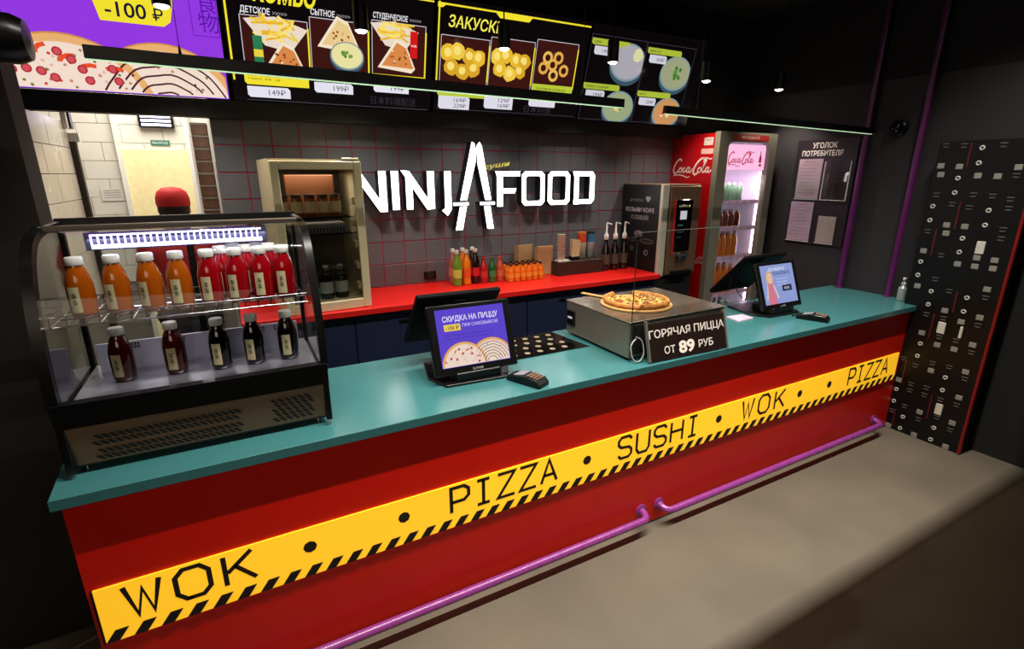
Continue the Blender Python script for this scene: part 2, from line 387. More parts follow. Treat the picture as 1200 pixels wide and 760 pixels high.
GL = {
 'W': [[(0, 1), (.28, 0), (.5, .82), (.72, 0), (1, 1)]],
 'O': [[(.25, 0), (.75, 0), (1, .22), (1, .78), (.75, 1), (.25, 1), (0, .78), (0, .22), (.25, 0), (.4, 0)]],
 'K': [[(0.05, 0), (0.05, 1)], [(.95, 1), (.12, .42)], [(.38, .6), (1, 0)]],
 'P': [[(0.05, 0), (0.05, 1), (.75, 1), (1, .85), (1, .58), (.75, .42), (.05, .42)]],
 'I': [[(.5, 0), (.5, 1)], [(.15, 1), (.85, 1)], [(.15, 0), (.85, 0)]],
 'Z': [[(0, 1), (1, 1), (0, 0), (1, 0)]],
 'A': [[(0, 0), (.5, 1), (1, 0)], [(.16, .33), (.84, .33)]],
 'S': [[(1, .85), (.8, 1), (.2, 1), (0, .85), (0, .66), (.2, .52), (.8, .48), (1, .34), (1, .15), (.8, 0), (.2, 0), (0, .15)]],
 'U': [[(0, 1), (0, .2), (.2, 0), (.8, 0), (1, .2), (1, 1)]],
 'H': [[(0, 0), (0, 1)], [(1, 0), (1, 1)], [(0, .52), (1, .52)]],
}
class Flat(Art):
    pass
M_inkp = print_mat('ink_print', 0, 0.6)
def band_word(word, x0, x1, cw, z0=0.462, z1=0.576, wd=0.0155):
    n = len(word); pitch = (x1 - x0 - cw)/(n-1)
    for i, ch in enumerate(word):
        a = Art()
        for pl in GL[ch]:
            a.line([(u*cw, v*(z1-z0)) for u, v in pl], wd, '#1a1206')
        q = a.build('letter', M_inkp, lb); q.location = (x0 + i*pitch - XL, -0.0068, z0)
band_word('WOK', -0.455, -0.09, 0.095)
band_word('PIZZA', 0.635, 1.155, 0.082)
band_word('SUSHI', 1.515, 2.06, 0.082)
band_word('WOK', 2.41, 2.79, 0.095)
band_word('PIZZA', 3.45, 3.93, 0.075)
for x in (0.091, 0.44, 1.326, 2.22, 2.936, 3.24):
    a = Art().disc(0, 0, 0.024, '#1a1206', n=8); q = a.build('dot', M_inkp, lb); q.location = (x - XL, -0.0068, 0.513)

ct = MB().prism([(-.558, 1.69), (4.09, 1.69), (4.09, 1.772), (4.245, 1.775), (4.245, 2.38), (-.57, 2.38), (-.57, 1.9)], 0.900, 0.936, 'z', b=0.002).build('countertop', M_teal)
tag(ct, 'teal worktop running the whole length of the red counter', 'countertop')

# foot rails
def rail(x0, x1, label, left_elbow, right_elbow):
    t = thing('foot_rail', label, 'foot rail', ((x0+x1)/2, 1.655, 0.092), 0, 'purple foot rails')
    h = (x1-x0)/2; r = 0.019
    e = [(0, 0.058, 0.012), (0, 0.040, 0.008), (0.006, 0.018, 0.003), (0.022, 0.004, 0.0), (0.042, 0, 0)]
    pts = [(-h+a, b, c) for a, b, c in e] + [(h-a, b, c) for a, b, c in e[::-1]]
    MB().tube(pts, r, 14).build('rail_pipe', M_purple, t)
    for s in (-h, h): MB().lathe([(0.034, 0), (0.034, -0.005), (0.021, -0.009)], (s, 0.0645, 0.012), 18, 'y').build('flange', M_purple, t)
    return t
rail(-0.45, 1.70, 'purple metal foot rail along the left half of the counter base', True, True)
rail(1.825, 3.90, 'purple metal foot rail along the right half of the counter base', True, True)

# ------------------------------------------------------------------ refrigerated display case
cx0, cx1 = -0.53, 0.225
dc = thing('display_case', 'curved glass refrigerated display case with juice bottles on the left counter end', 'display case', (cx0, 1.82, 0.936))
W = cx1-cx0
def DC(name, mb, m, par=None): mb_ = mb; return mb_.build(name, m, par or dc)
# local coords: x 0..W, y 0 = front bottom, z 0 = countertop
M_case = mat('case_bronze_steel', '#8a6c55', 0.5, 0.0, spec=0.25, noise=0.05, scale=6, stretch=(1, 1, 40))
base = MB().prism([(0.0, 0.022), (-0.028, 0.165), (0.0, 0.185), (0.47, 0.185), (0.47, 0.022)], 0.012, W-0.012, 'x').build('base', M_blackm, dc)
gp = MB().prism([(-0.004, 0.03), (-0.032, 0.160), (-0.028, 0.163), (0.0, 0.03)], 0.02, W-0.02, 'x').build('front_grille', M_case, dc)
sl = MB()
def slot(x, z, lean=0.016):
    y = lambda zz: -0.0085 - 0.0275*(zz-0.03)/0.13
    a, b = z, z+0.017
    sl._add([(x, y(a), a), (x+0.012, y(a), a), (x+0.012-lean, y(b), b), (x-lean, y(b), b)], [(0, 1, 2, 3)])
for row in range(4):
    z = [0.038, 0.060, 0.090, 0.112][row]
    for i in range(21): slot(0.085 + i*0.0185 + (row % 2)*0.009, z)
for row in range(5):
    for i in range(6): slot(0.575 + i*0.0215 + (row % 2)*0.010, 0.045 + row*0.019)
sl.build('vent_slots', M_blackm, gp)['kind'] = 'stuff'
MB().prism([(-0.034, 0.163), (-0.042, 0.240), (-0.02, 0.245), (0.0, 0.195), (0.0, 0.163)], 0.0, W, 'x').build('front_rail', M_black, dc)
prof = [(-0.037, 0.235), (-0.034, 0.32), (-0.022, 0.42), (0.0, 0.515), (0.03, 0.595), (0.065, 0.65), (0.11, 0.688), (0.16, 0.706), (0.23, 0.715)]
prof = [tuple(p) for p in smooth_path([(a, b, 0) for a, b in prof], 3)]; prof = [(p[0], p[1]) for p in prof]
def shell(pr, th, x0, x1, extra=0):
    inner = [(a + th*0.9, b - th*0.5) for a, b in pr]
    return MB().prism(pr + inner[::-1], x0, x1, 'x')
MB2 = MB()
vs = [(0.018, a+0.003, b) for a, b in prof] + [(W-0.018, a+0.003, b) for a, b in prof]; n = len(prof)
MB2._add(vs, [(i, i+1, n+i+1, n+i) for i in range(n-1)]); MB2.build('curved_glass', glass_mat('case_front_glass', (.93, .95, .95), .6, 1.4), dc)
for s in (0, W-0.02):
    shell(prof, 0.034, s - (0.004 if s == 0 else 0), s+0.024).build('end_frame', M_black, dc)
    pts = [(0.01, 0.19), (0.45, 0.19), (0.45, 0.70)] + [(a+0.02, b-0.012) for a, b in prof[::-1]]
    MB().prism(pts, s+0.007, s+0.012, 'x').build('side_glass', M_glass, dc)
    MB().box(s, s+0.02, 0.44, 0.47, 0.02, 0.72, 0.003).build('rear_post', M_black, dc)
    MB().box(s, s+0.02, -0.034, 0.0, 0.022, 0.18, 0.003).build('corner_post', M_black, dc)
    MB().box(s, s+0.02, 0.20, 0.47, 0.704, 0.722, 0.003).build('top_frame', M_black, dc)
MB().box(0, W, 0.22, 0.245, 0.702, 0.722, 0.003).build('top_front_bar', M_dsteel, dc)
MB().box(0.02, W-0.02, 0.245, 0.45, 0.708, 0.714).build('top_glass', M_glass, dc)
MB().box(0, W, 0.445, 0.47, 0.695, 0.73, 0.003).build('top_rear_bar', M_black, dc)
MB().box(0.02, W-0.02, 0.455, 0.460, 0.2, 0.70).build('rear_glass', M_glass, dc)
MB().box(W/2-0.012, W/2+0.012, 0.452, 0.466, 0.19, 0.70).build('rear_door_stile', M_black, dc)
dk = MB().box(0.02, W-0.02, 0.0, 0.45, 0.186, 0.198).build('deck', mat('deck_steel', '#9a98a8', 0.3, 0.7), dc)
dp2 = MB().box(0.05, W-0.05, 0.36, 0.372, 0.198, 0.30).build('rear_deck_panel', mat('deck_panel', '#a7a5bd', 0.35, 0.5), dc)
hh = MB()
for g in (0.12, 0.26, 0.40, 0.53, 0.62):
    for i in range(6):
        for j in range(2): hh.box(g+i*0.010, g+0.006+i*0.010, 0.3585, 0.360, 0.275+j*0.011, 0.282+j*0.011)
hh.build('vent_holes', M_blackm, dp2)['kind'] = 'stuff'
# led strip under the top
led = MB().box(0.12, 0.63, 0.20, 0.206, 0.645, 0.70).build('light_strip', mat('strip_violet', '#3c3a50', 0.4), dc)
lm = mat('led_blue_white', '#cfc8ff', 0.4, emit=4)
lmb = MB()
for i in range(28):
    x_ = 0.135+i*0.0172
    lmb.box(x_, x_+0.0150, 0.196, 0.200, 0.650, 0.662); lmb.box(x_, x_+0.0042, 0.196, 0.200, 0.662, 0.692); lmb.box(x_, x_+0.0150, 0.196, 0.200, 0.689, 0.694)
lmb.build('led_chips', lm, led)
for x_, in ((0.03,), (W-0.04,)):
    MB().cyl((x_, 0.05, 0.0), (x_, 0.05, 0.024), 0.012).build('foot', M_chrome, dc)
    MB().cyl((x_, 0.40, 0.0), (x_, 0.40, 0.024), 0.012).build('foot', M_chrome, dc)
area('case_lamp', (cx0 + W/2, 2.02, 0.936+0.68), (0, 0, 0), 0.5, 0.03, 0.8, (0.85, 0.84, 1.0))
# wire shelf (lifts out)
ws = thing('wire_shelf', 'chrome wire shelf inside the curved glass display case', 'shelf', (cx0+0.03, 1.86, 1.385))
w2 = W-0.06; mb = MB()
for y in (0.0, 0.10, 0.20, 0.30): mb.cyl((0, y, 0), (w2, y, 0), 0.0028, 6)
mb.cyl((0, 0, 0.03), (w2, 0, 0.03), 0.002, 6).cyl((0, 0.3, 0.03), (w2, 0.3, 0.03), 0.002, 6)
mb.build('shelf_rim', M_chrome, ws); mb = MB()
n_ = 18
for i in range(n_+1): xx = w2*i/n_; mb.tube([(xx, 0, 0.03), (xx, 0, 0.0), (xx, 0.3, 0.0), (xx, 0.3, 0.03)], 0.0016, 5)
mb.build('shelf_wires', M_chrome, ws)

# juice bottles
def juice_bottle(kind, col, label, loc, group, rz=0):
    t = thing('juice_bottle', label, 'bottle', loc, rz, group)
    r = 0.034
    p = [(0.028, 0), (r-0.002, 0.004), (r, 0.014), (r+0.001, 0.055), (r+0.001, 0.10), (r-0.003, 0.122), (0.024, 0.145), (0.018, 0.156), (0.018, 0.164)]
    MB().lathe(p, seg=24).build('bottle_body', mat(kind, col, 0.08, noise=0.05, coat=0.6, emit=0.0), t)
    MB().lathe([(0.021, 0.160), (0.022, 0.163), (0.022, 0.181), (0.020, 0.184)], seg=20).build('cap', M_white, t)
    la = MB(); n = 6; aw = 0.42; rr = r+0.0018
    vs = []
    for i in range(n+1):
        a = -PI/2 - aw + 2*aw*i/n + (-0.35)
        vs += [(rr*math.cos(a), rr*math.sin(a), 0.020), (rr*math.cos(a), rr*math.sin(a), 0.098)]
    la._add(vs, [(2*i, 2*i+2, 2*i+3, 2*i+1) for i in range(n)])
    lo = la.build('paper_label', mat('label_cream', '#c9bd96', 0.7), t)
    ik = MB(); rr = r+0.0024
    def mk(a0, a1, z0, z1):
        c_ = -PI/2 - 0.35
        v_ = [(rr*math.cos(c_+a0), rr*math.sin(c_+a0), z0), (rr*math.cos(c_+a1), rr*math.sin(c_+a1), z0), (rr*math.cos(c_+a1), rr*math.sin(c_+a1), z1), (rr*math.cos(c_+a0), rr*math.sin(c_+a0), z1)]
        ik._add(v_, [(0, 1, 2, 3)])
    for zc in (0.072, 0.052):
        for dz in (0.0055, 0.0, -0.0055): mk(-0.16, 0.16, zc+dz-0.0009, zc+dz+0.0009)
        mk(-0.03, 0.02, zc-0.008, zc+0.008); mk(0.10, 0.14, zc-0.007, zc+0.002)
    ik.build('label_characters', M_ink, lo)
    return t
OR, RD, DR, BK = '#a04a08', '#8a0610', '#4c0a08', '#0c0807'
ob = juice_bottle('orange_juice', OR, 'orange juice bottle at the far left of the wire shelf', (-0.435, 1.965, 1.388), 'orange juice bottles')
for x, l in ((-0.345, 'second orange juice bottle from the left on the wire shelf'), (-0.258, 'third orange juice bottle from the left on the wire shelf'), (-0.178, 'orange juice bottle next to the red bottles on the wire shelf')):
    copy_tree(ob, (x, 1.965, 1.388), random.uniform(-.3, .2), l)
rb = juice_bottle('red_juice', RD, 'front red juice bottle nearest the orange bottles on the wire shelf', (-0.092, 1.965, 1.388), 'red juice bottles')
for x, y, l in ((-0.010, 1.965, 'second front red juice bottle from the orange ones, wire shelf'), (0.066, 1.965, 'third front red juice bottle from the orange ones, wire shelf'), (0.138, 1.965, 'red juice bottle at the far right of the wire shelf front row'),
    (-0.052, 2.04, 'second row red juice bottle behind the two leftmost red ones'), (0.026, 2.04, 'second row red juice bottle behind the middle red ones'), (0.100, 2.04, 'second row red juice bottle behind the two rightmost red ones'),
    (-0.012, 2.115, 'back row red juice bottle, left of two, on the wire shelf'), (0.066, 2.115, 'back row red juice bottle, right of two, on the wire shelf')):
    copy_tree(rb, (x, y, 1.388), random.uniform(-.2, .2), l)
db = juice_bottle('dark_red_juice', DR, 'dark red juice bottle on the deck under the first two orange ones', (-0.392, 2.065, 1.135), 'dark red juice bottles')
copy_tree(db, (-0.240, 2.06, 1.135), 0.1, 'dark red juice bottle on the deck under the last orange ones')
kb = juice_bottle('black_juice', BK, 'black juice bottle on the deck, leftmost of the three black ones', (-0.100, 2.04, 1.135), 'black juice bottles')
copy_tree(kb, (0.010, 2.04, 1.135), -0.1, 'black juice bottle on the deck, middle of the three black ones')
copy_tree(kb, (0.126, 2.04, 1.135), 0.1, 'black juice bottle on the deck, rightmost of the three black ones')

# ------------------------------------------------------------------ artwork bits
def pizza_art(a, x, y, r, L, v0, u0, u1, kind=0, det=60):
    def clip(px, py): return py > v0 and u0 < px < u1
    def cd(rad, col, lay, ry=None):
        pts = [(x + rad*math.cos(2*PI*k/48), y + rad*math.sin(2*PI*k/48)) for k in range(48)]
        out = []
        for i in range(48):
            p, q = pts[i], pts[(i+1) % 48]
            if p[1] >= v0: out.append(p)
            if (p[1] >= v0) != (q[1] >= v0):
                t = (v0-p[1])/(q[1]-p[1]); out.append((p[0]+(q[0]-p[0])*t, v0))
        out = [(min(max(p[0], u0), u1), p[1]) for p in out]
        a.poly(out, col, lay)
    cd(r, '#d08a48', L); cd(r*0.98, '#e8b070', L+1); cd(r*0.89, '#f2dccc', L+2)
    if kind == 0:
        for _ in range(det*2):
            an, rr = random.uniform(0, 2*PI), r*0.86*math.sqrt(random.random()); px, py = x+rr*math.cos(an), y+rr*math.sin(an)
            if clip(px-.01, py-.01) and px+.01 < u1: a.blob(px, py, r*0.02, random.choice(['#e8b0a0', '#c98060', '#7a7a40', '#f2d8b8', '#d84030']), L+3, 6)
        for q_ in range(max(4, det//9)):
            an, rr = PI*(q_+.5)/max(4, det//9), r*random.uniform(.55, .8); px, py = x+rr*math.cos(an), y+rr*math.sin(an)
            if clip(px-.02, py-.02):
                a.line([(px + r*.14*math.cos(an+t), py + r*.10*math.sin(an+t)) for t in (0, .5, 1, 1.5) if py + r*.10*math.sin(an+t) > v0], r*0.05, '#e8502a', L+4) if py > v0 + r*.12 else None
        for q_ in range(det//4):
            an, rr = (q_*2.4) % PI, r*0.84*math.sqrt((q_+2)/(det/4+2)); px, py = x+rr*math.cos(an), y+rr*math.sin(an)
            if clip(px-r*.07, py-r*.07): a.disc(px, py, r*0.055, '#b02838', L+5, 12); a.disc(px, py, r*0.038, '#d05058', L+6, 10)
    else:
        for rr in (0.22, 0.34, 0.46, 0.58, 0.70, 0.82):
            seg = []
            for k in range(49):
                an = 2*PI*k/48; q = (x + r*rr*math.cos(an)*(1+0.02*math.sin(7*an)), y + r*rr*math.sin(an)*(1+0.02*math.cos(9*an)))
                if q[1] > v0 and u0 < q[0] < u1: seg.append(q)
                else:
                    if len(seg) > 1: a.line(seg, r*0.024, '#50202a', L+4)
                    seg = []
            if len(seg) > 1: a.line(seg, r*0.024, '#50202a', L+4)
        for _ in range(det):
            an, rr = random.uniform(0, 2*PI), r*0.84*math.sqrt(random.random()); px, py = x+rr*math.cos(an), y+rr*math.sin(an)
            if clip(px-.01, py-.01) and px+.01 < u1: a.blob(px, py, r*0.022, random.choice(['#e8c0b0', '#c98060', '#8a8a50', '#7a4030']), L+3, 6)
def fries(a, x, y, s, L):
    a.poly([(x-.13*s, y+.05*s), (x-.05*s, y-.05*s), (x+.06*s, y-.07*s), (x+.14*s, y+.03*s), (x, y+.07*s)], '#e8d8c8', L)
    for _ in range(34):
        px, py, an = x+random.uniform(-.08, .08)*s, y+random.uniform(-.02, .06)*s, random.uniform(-.6, 3.4)
        l = .035*s; a.line([(px-l*math.cos(an), py-l*math.sin(an)*.6), (px+l*math.cos(an), py+l*math.sin(an)*.6)], .009*s, random.choice(['#f0c840', '#e8b028', '#f8e070']), L+1+random.randint(0, 2))
def slice_(a, x, y, s, L, flip=1, col='#d88848'):
    a.poly([(x-.09*s*flip, y-.05*s), (x+.00*s, y+.08*s), (x+.05*s*flip, y+.06*s), (x+.10*s*flip, y-.045*s), (x+.08*s*flip, y-.065*s)], '#f4e2c8', L)
    a.poly([(x-.07*s*flip, y-.04*s), (x+.005*s, y+.065*s), (x+.05*s*flip, y+.045*s), (x+.09*s*flip, y-.045*s)], col, L+1)
    for _ in range(12): a.blob(x+random.uniform(-.03, .06)*s*flip, y+random.uniform(-.03, .03)*s, .006*s, random.choice(['#7a3010', '#f0d0a0', '#a85020']), L+2, 5)
def bowl(a, x, y, r, L, soup, u1=9, top=None, cut=-9):
    def D(rx, ry, dy, col, l):
        pts = [(min(x+rx*math.cos(2*PI*k/28), u1), max(y+dy+ry*math.sin(2*PI*k/28), cut)) for k in range(28)]
        a.poly(pts, col, l)
    D(r, r*.82, -r*.12, '#3a5260', L); D(r*.98, r*.76, 0, '#7d949c', L+1); D(r*.9, r*.68, .002, soup, L+2)
    if top:
        for _ in range(9):
            px, py = x+random.uniform(-.3, .3)*r, y+random.uniform(-.2, .25)*r
            if px < u1-.01: a.blob(px, py, r*.10, random.choice(top), L+3, 6)
def nuggets(a, x, y, s, L):
    for dx, dy in ((-.085, .028), (-.035, .040), (-.065, -.030), (.030, .022), (.082, .020), (.058, -.030), (-.002, -.048)):
        a.blob(x+dx*s, y+dy*s, .040*s, random.choice(['#e8b830', '#f0c848', '#d8a428']), L+random.randint(0, 2), 10, .15)
        a.blob(x+dx*s-.004, y+dy*s+.005, .02*s, '#f8e078', L+3, 8, .15)
def tagbox(a, x0, y0, x1, y1, col, L, cut=.012):
    a.poly([(x0, y0+cut), (x0+cut, y0), (x1, y0), (x1, y1-cut), (x1-cut, y1), (x0, y1)], col, L)
SCRIPT = [ # cursive two-word wordmark strokes, unit height ~1 (polyline paths with widths)
 ([(.62,.80),(.60,.92),(.46,.95),(.22,.72),(.06,.35),(.10,.08),(.28,.06),(.50,.28)], .09),
 ([(.62,.36),(.54,.38),(.48,.22),(.55,.10),(.66,.14),(.72,.30),(.66,.40),(.60,.36)], .07),
 ([(.94,.34),(.88,.40),(.80,.28),(.82,.12),(.92,.12),(1.02,.26)], .07),
 ([(1.28,.38),(1.18,.42),(1.08,.28),(1.10,.12),(1.20,.14),(1.30,.40)], .07), ([(1.32,.42),(1.26,.18),(1.34,.10),(1.46,.24)], .07),
 ([(1.42,.30),(1.54,.32)], .05),
 ([(2.28,.72),(2.36,.86),(2.20,.98),(1.92,.80),(1.66,.42),(1.60,.10),(1.74,-.04),(2.00,.16)], .10),
 ([(2.06,.36),(1.98,.38),(1.92,.22),(1.99,.10),(2.10,.14),(2.16,.30),(2.10,.40),(2.04,.36)], .07),
 ([(2.20,.20),(2.44,.72),(2.50,.88),(2.42,.86),(2.28,.40),(2.26,.14),(2.34,.10),(2.44,.22)], .07),
 ([(2.68,.38),(2.58,.42),(2.48,.28),(2.50,.12),(2.60,.14),(2.70,.40)], .07), ([(2.72,.42),(2.66,.18),(2.74,.10),(2.88,.26)], .07),
 ([(.30,.05),(.10,-.12),(.45,-.06),(.80,-.10),(1.15,-.22),(1.35,-.16)], .05),
 ([(2.20,.98),(2.50,1.0),(2.75,.92),(2.86,.98)], .05)]
def script_logo(a, x, y, h, col, L=2, sx=1.0, wk=1.0):
    for pts, wd in SCRIPT:
        p = smooth_path([(u*h*sx+x, v*h+y, 0) for u, v in pts], 5)
        a.line([(q[0], q[1]) for q in p], wd*h*1.15*wk, col, L)

# ------------------------------------------------------------------ menu screens on a black beam
bm_ = box('menu_beam', mat('beam_black', '#0a0909', 0.6), None, -1.5, 3.50, 3.34, 3.42, 2.10, 2.19)
tag(bm_, 'black horizontal beam under the row of menu screens', 'beam')
SW, SH = 1.105, 0.625
def menu(x0, label, art):
    t = thing('menu_screen', label, 'menu screen', (x0, 3.345, 2.195), 0, 'menu screens above the back wall')
    t.rotation_euler = (R(15), 0, 0)
    MB().box(-0.003, SW+0.003, 0.001, 0.045, -0.004, SH+0.004, 0.002).build('bezel', M_black, t)
    a = Art(); art(a); a.build('screen_image', M_screen, t)
    MB().box(0.45, 0.65, 0.045, 0.10, 0.2, 0.4).build('wall_bracket', M_black, t)
    return t
YE = '#f2e030'; PK = '#3a1410'
def art1(a):
    a.rect(0, 0, SW, SH, '#9238e0', 0)
    pizza_art(a, .435, -.115, .36, 2, .004, 0, 1.10, 0, 90)
    pizza_art(a, .83, -.10, .34, 0.9, .004, .4, 1.10, 1, 50)
    a.poly([(.615, .312), (.865, .312), (.895, .335), (.92, .43), (.595, .43)], YE, 2); a.text('-100', .64, .335, .062, '#1a1430', 4, .012, .16, .05); a.text('₽', .825, .335, .05, '#1a1430', 4, .01)
    a.text('самовывозе', .08, .44, .06, '#f4e8ff', 3, .01, .50)
    for y, x1 in ((.385, .50), (.365, .28)): a.text('при заказе на самовывоз от суммы', .06, y, .014, '#5a18a8', 3, 0, x1-.06)
    a.frame(.985, .29, 1.10, .62, .003, '#5a18a8', 2); a.text('食', 1.015, .40, .07, '#5a18a8', 3); a.text('物', 1.015, .315, .07, '#5a18a8', 3)
    a.text('СКИДКА НА ПИЦЦУ', .08, .53, .06, '#ffffff', 3, .02, .8)
def mframe(a, x0, y0, x1, y1, side='r'):
    a.rect(x0, y0, x1, y1, PK, 1); a.frame(x0, y0, x1, y1, .004, '#c8c0c8', 2)
    a.rect(x1-.003, y0+.03, x1+.006, y1-.03, YE, 3)
def art2(a):
    a.rect(0, 0, SW, SH, '#0a0608', 0); a.line([(.06, .0+.006), (SW-.02, .006)], .002, '#5a5a66', 1)
    a.rect(.006, .10, .016, SH, YE, 1); a.poly([(.0, .60), (.3, .598), (.34, .612), (.7, .61), (.72, .60), (SW, .60), (SW, .592), (.6, .592), (.56, .60), (0, .592)], YE, 2)
    a.text('КОМБО', .14, .478, .085, YE, 3, .035, .30, .15)
    for s, x, y, wd in (('ДЕТСКОЕ', .075, .420, .14), ('СЫТНОЕ', .415, .448, .125), ('СТУДЕНЧЕСКОЕ', .748, .474, .20)):
        a.text(s, x, y, .028, '#e8e4ea', 3, .02, wd, .06); a.text('>>>>>', x+wd+.012, y, .022, '#a8a0a8', 3, 0, .07)
    mframe(a, .07, .15, .395, .408); mframe(a, .408, .15, .72, .436); mframe(a, .742, .15, 1.06, .462)
    fries(a, .235, .335, 1.15, 3); slice_(a, .26, .21, 1.15, 8, 1); a.rect(.12, .19, .165, .32, '#2a7a50', 9); a.rect(.12, .22, .165, .255, '#e8d040', 10)
    slice_(a, .55, .36, 1.2, 3, 1, '#e8c888'); bowl(a, .60, .265, .095, 8, '#e8e0a0', top=['#4a8030', '#6a9a40'])
    fries(a, .87, .395, 1.05, 3); slice_(a, .88, .285, 1.2, 8, 1); a.rect(.965, .29, 1.01, .43, '#d01818', 9); a.text('cola', .970, .35, .014, '#ffffff', 11, 0, .035)
    a.rect(.745, .155, 1.06, .19, YE, 4); a.text('картофель фри, напиток', .77, .166, .012, '#3a3010', 5, 0, .24)
    tagbox(a, .06, .083, .385, .15, YE, 4); a.text('хлеб, пицца, картофель фри', .075, .125, .011, '#3a3010', 5, 0, .27); a.text('+ картофель фри', .075, .108, .011, '#3a3010', 5, 0, .16)
    for x, y, s in ((.068, .020, '149₽'), (.413, .065, '199₽'), (.748, .090, '199₽')):
        tagbox(a, x, y, x+.215, y+.055, '#e4e2ee', 4); a.text(s, x+.19, y+.014, .028, '#4a4a58', 5, 0, .085, 0, 'r')
    a.text('日本料理配送', .73, .025, .035, '#2c2630', 2, .01, .28)
    a.rect(.40, .14, .73, .155, YE, 4)
def art3(a):
    a.rect(0, 0, SW, SH, '#0a0608', 0); a.line([(.02, .02), (SW-.02, .02)], .002, '#4a4a56', 1)
    a.rect(.006, .12, .016, SH-.02, YE, 1); a.poly([(0, .60), (.0, .575), (.03, .575), (.05, .59), (SW, .59), (SW, .60)], YE, 2); a.poly([(.38, .59), (.41, .565), (.62, .565), (.64, .59)], YE, 3)
    a.text('ЗАКУСКИ', .07, .482, .062, '#f6ec58', 3, .014, .37, .12)
    mframe(a, .03, .165, .355, .436); mframe(a, .365, .165, .685, .458); mframe(a, .70, .165, 1.03, .480)
    nuggets(a, .185, .305, 1.25, 4); nuggets(a, .52, .315, 1.2, 4)
    for dx, dy in ((-.055, .05), (.03, .055), (-.08, -.015), (-.01, .01), (.005, -.055), (.085, -.02)): a.ring(.85+dx, .33+dy, .030, .018, random.choice(['#e0a848', '#e8b85a']), 4+(dx > 0), 14)
    a.rect(.70, .168, 1.03, .215, '#b8c838', 5); a.text('луковые кольца', .73, .18, .018, '#3a3810', 6, 0, .24)
    tagbox(a, .02, .095, .35, .14, '#b8c838', 4)
    for x, y, s in ((.03, .020, ('169₽', '229₽')), (.35, .038, ('129₽', '169₽')), (.69, .07, ('149₽',))):
        tagbox(a, x, y, x+.215, y+.078, '#dcdae6', 4)
        for i, q in enumerate(s): a.text(q, x+.19, y+.044-i*.034, .025, '#4a4a58', 5, 0, .085, 0, 'r')
    a.text('日本料理', .66, .032, .035, '#2c2630', 2, .01, .22)
def art4(a):  # colours darkened to stand in for the screen dimming at this angle
    a.rect(0, 0, SW, SH, '#080507', 0)
    for x, y, w_, s, pr in ((.01, .498, .34, 'супы', '199₽'), (.52, .49, .34, 'крем-суп', '349₽'), (.0, .215, .33, 'лапша с курицей', '199₽'), (.51, .195, .34, 'паста', '209₽')):
        tagbox(a, x, y, x+w_, y+.04, '#a8b838', 4); a.text(s, x+.02, y+.012, .018, '#2a2a10', 5)
        tagbox(a, x+.03, y-.06, x+.2, y-.006, '#cfcdda', 5); a.text(pr, x+.18, y-.048, .026, '#40404c', 6, 0, .08, 0, 'r')
    bowl(a, .36, .41, .165, 2, '#a8a4ae', .50); a.blob(.44, .46, .045, '#d8d4a0', 6, 8)
    bowl(a, .845, .375, .16, 2, '#9aa07c', .99, ['#3a7028', '#58903a'])
    bowl(a, .35, .105, .15, 2, '#98a47c', .50, ['#3a7028', '#f0e8d0', '#e8c878'], .004)
    bowl(a, .85, .09, .15, 2, '#c89058', .99, ['#c83020', '#e8c040', '#f0e0c0'], .004)
    a.frame(.005, .01, .50, .56, .002, '#4a4a56', 1); a.frame(.51, .01, 1.0, .56, .002, '#4a4a56', 1)
menu(-1.03, 'purple menu screen with two pizzas and a yellow price tag', art1)
menu(0.10, 'black menu screen with three framed combo meals', art2)
menu(1.228, 'black menu screen with three framed fried snacks', art3)
menu(2.350, 'dark menu screen with four bowls, last on the right', art4)

# ------------------------------------------------------------------ wall sign
sg = thing('wall_sign', 'white glowing letter sign with two crossed blades on grey tiles', 'sign', (0.682, YW, 1.552))
M_sign = mat('sign_white_light', '#ffffff', 0.4, emit=3.4, noise=0.01)
M_can = mat('sign_black_can', '#0a0a0a', 0.5)
def letter(name, polys, x, z):
    mb = MB(); 
    for p in polys: mb.prism([(a, b) for a, b in p], -0.085, -0.078, 'y')
    L_ = mb.build('letter' if name is None else name, M_sign, sg); L_.location = (x-0.70, 0, z-1.55)
    mb = MB()
    for p in polys: mb.prism([(a-0.002, b) for a, b in p], -0.078, -0.002, 'y')
    c_ = mb.build('letter_return', M_can, L_)
    return L_
def Rc(x0, z0, x1, z1): return [(x0, z0), (x1, z0), (x1, z1), (x0, z1)]
zt, zb = 1.826, 1.583; Hh = zt-zb; t_ = .06
def O_(w_):
    c = .026; i = .032
    outer = [(c, 0), (w_-c, 0), (w_, c), (w_, Hh-c), (w_-c, Hh), (c, Hh), (0, Hh-c), (0, c)]
    inner = [(i+.012, i), (w_-i-.012, i), (w_-i, i+.012), (w_-i, Hh-i-.012), (w_-i-.012, Hh-i), (i+.012, Hh-i), (i, Hh-i-.012), (i, i+.012)]
    return [[outer[k], outer[(k+1) % 8], inner[(k+1) % 8], inner[k]] for k in range(8)]
letter(None, [Rc(0, -.01, .042, Hh), [(-.01, Hh), (.042, Hh), (.205, -.01), (.155, -.01)], [(.158, .03), (.165, -.01), (.203, .0), (.203, Hh), (.158, Hh)]], .713, zb)
letter(None, [Rc(0, 0, .045, Hh)], .952, zb)
letter(None, [Rc(0.004, 0, .046, Hh*.82), [(-.025, Hh+.005), (.028, Hh), (.195, -.0), (.145, -.005)], [(.152, .03), (.160, -.0), (.197, .0), (.197, Hh), (.152, Hh)]], 1.042, zb)
letter(None, [Rc(.03, 0.0, .074, Hh), [(.03, .0), (.074, .0), (.074, -.01), (.045, -.05), (.006, -.015)]], 1.285, zb)
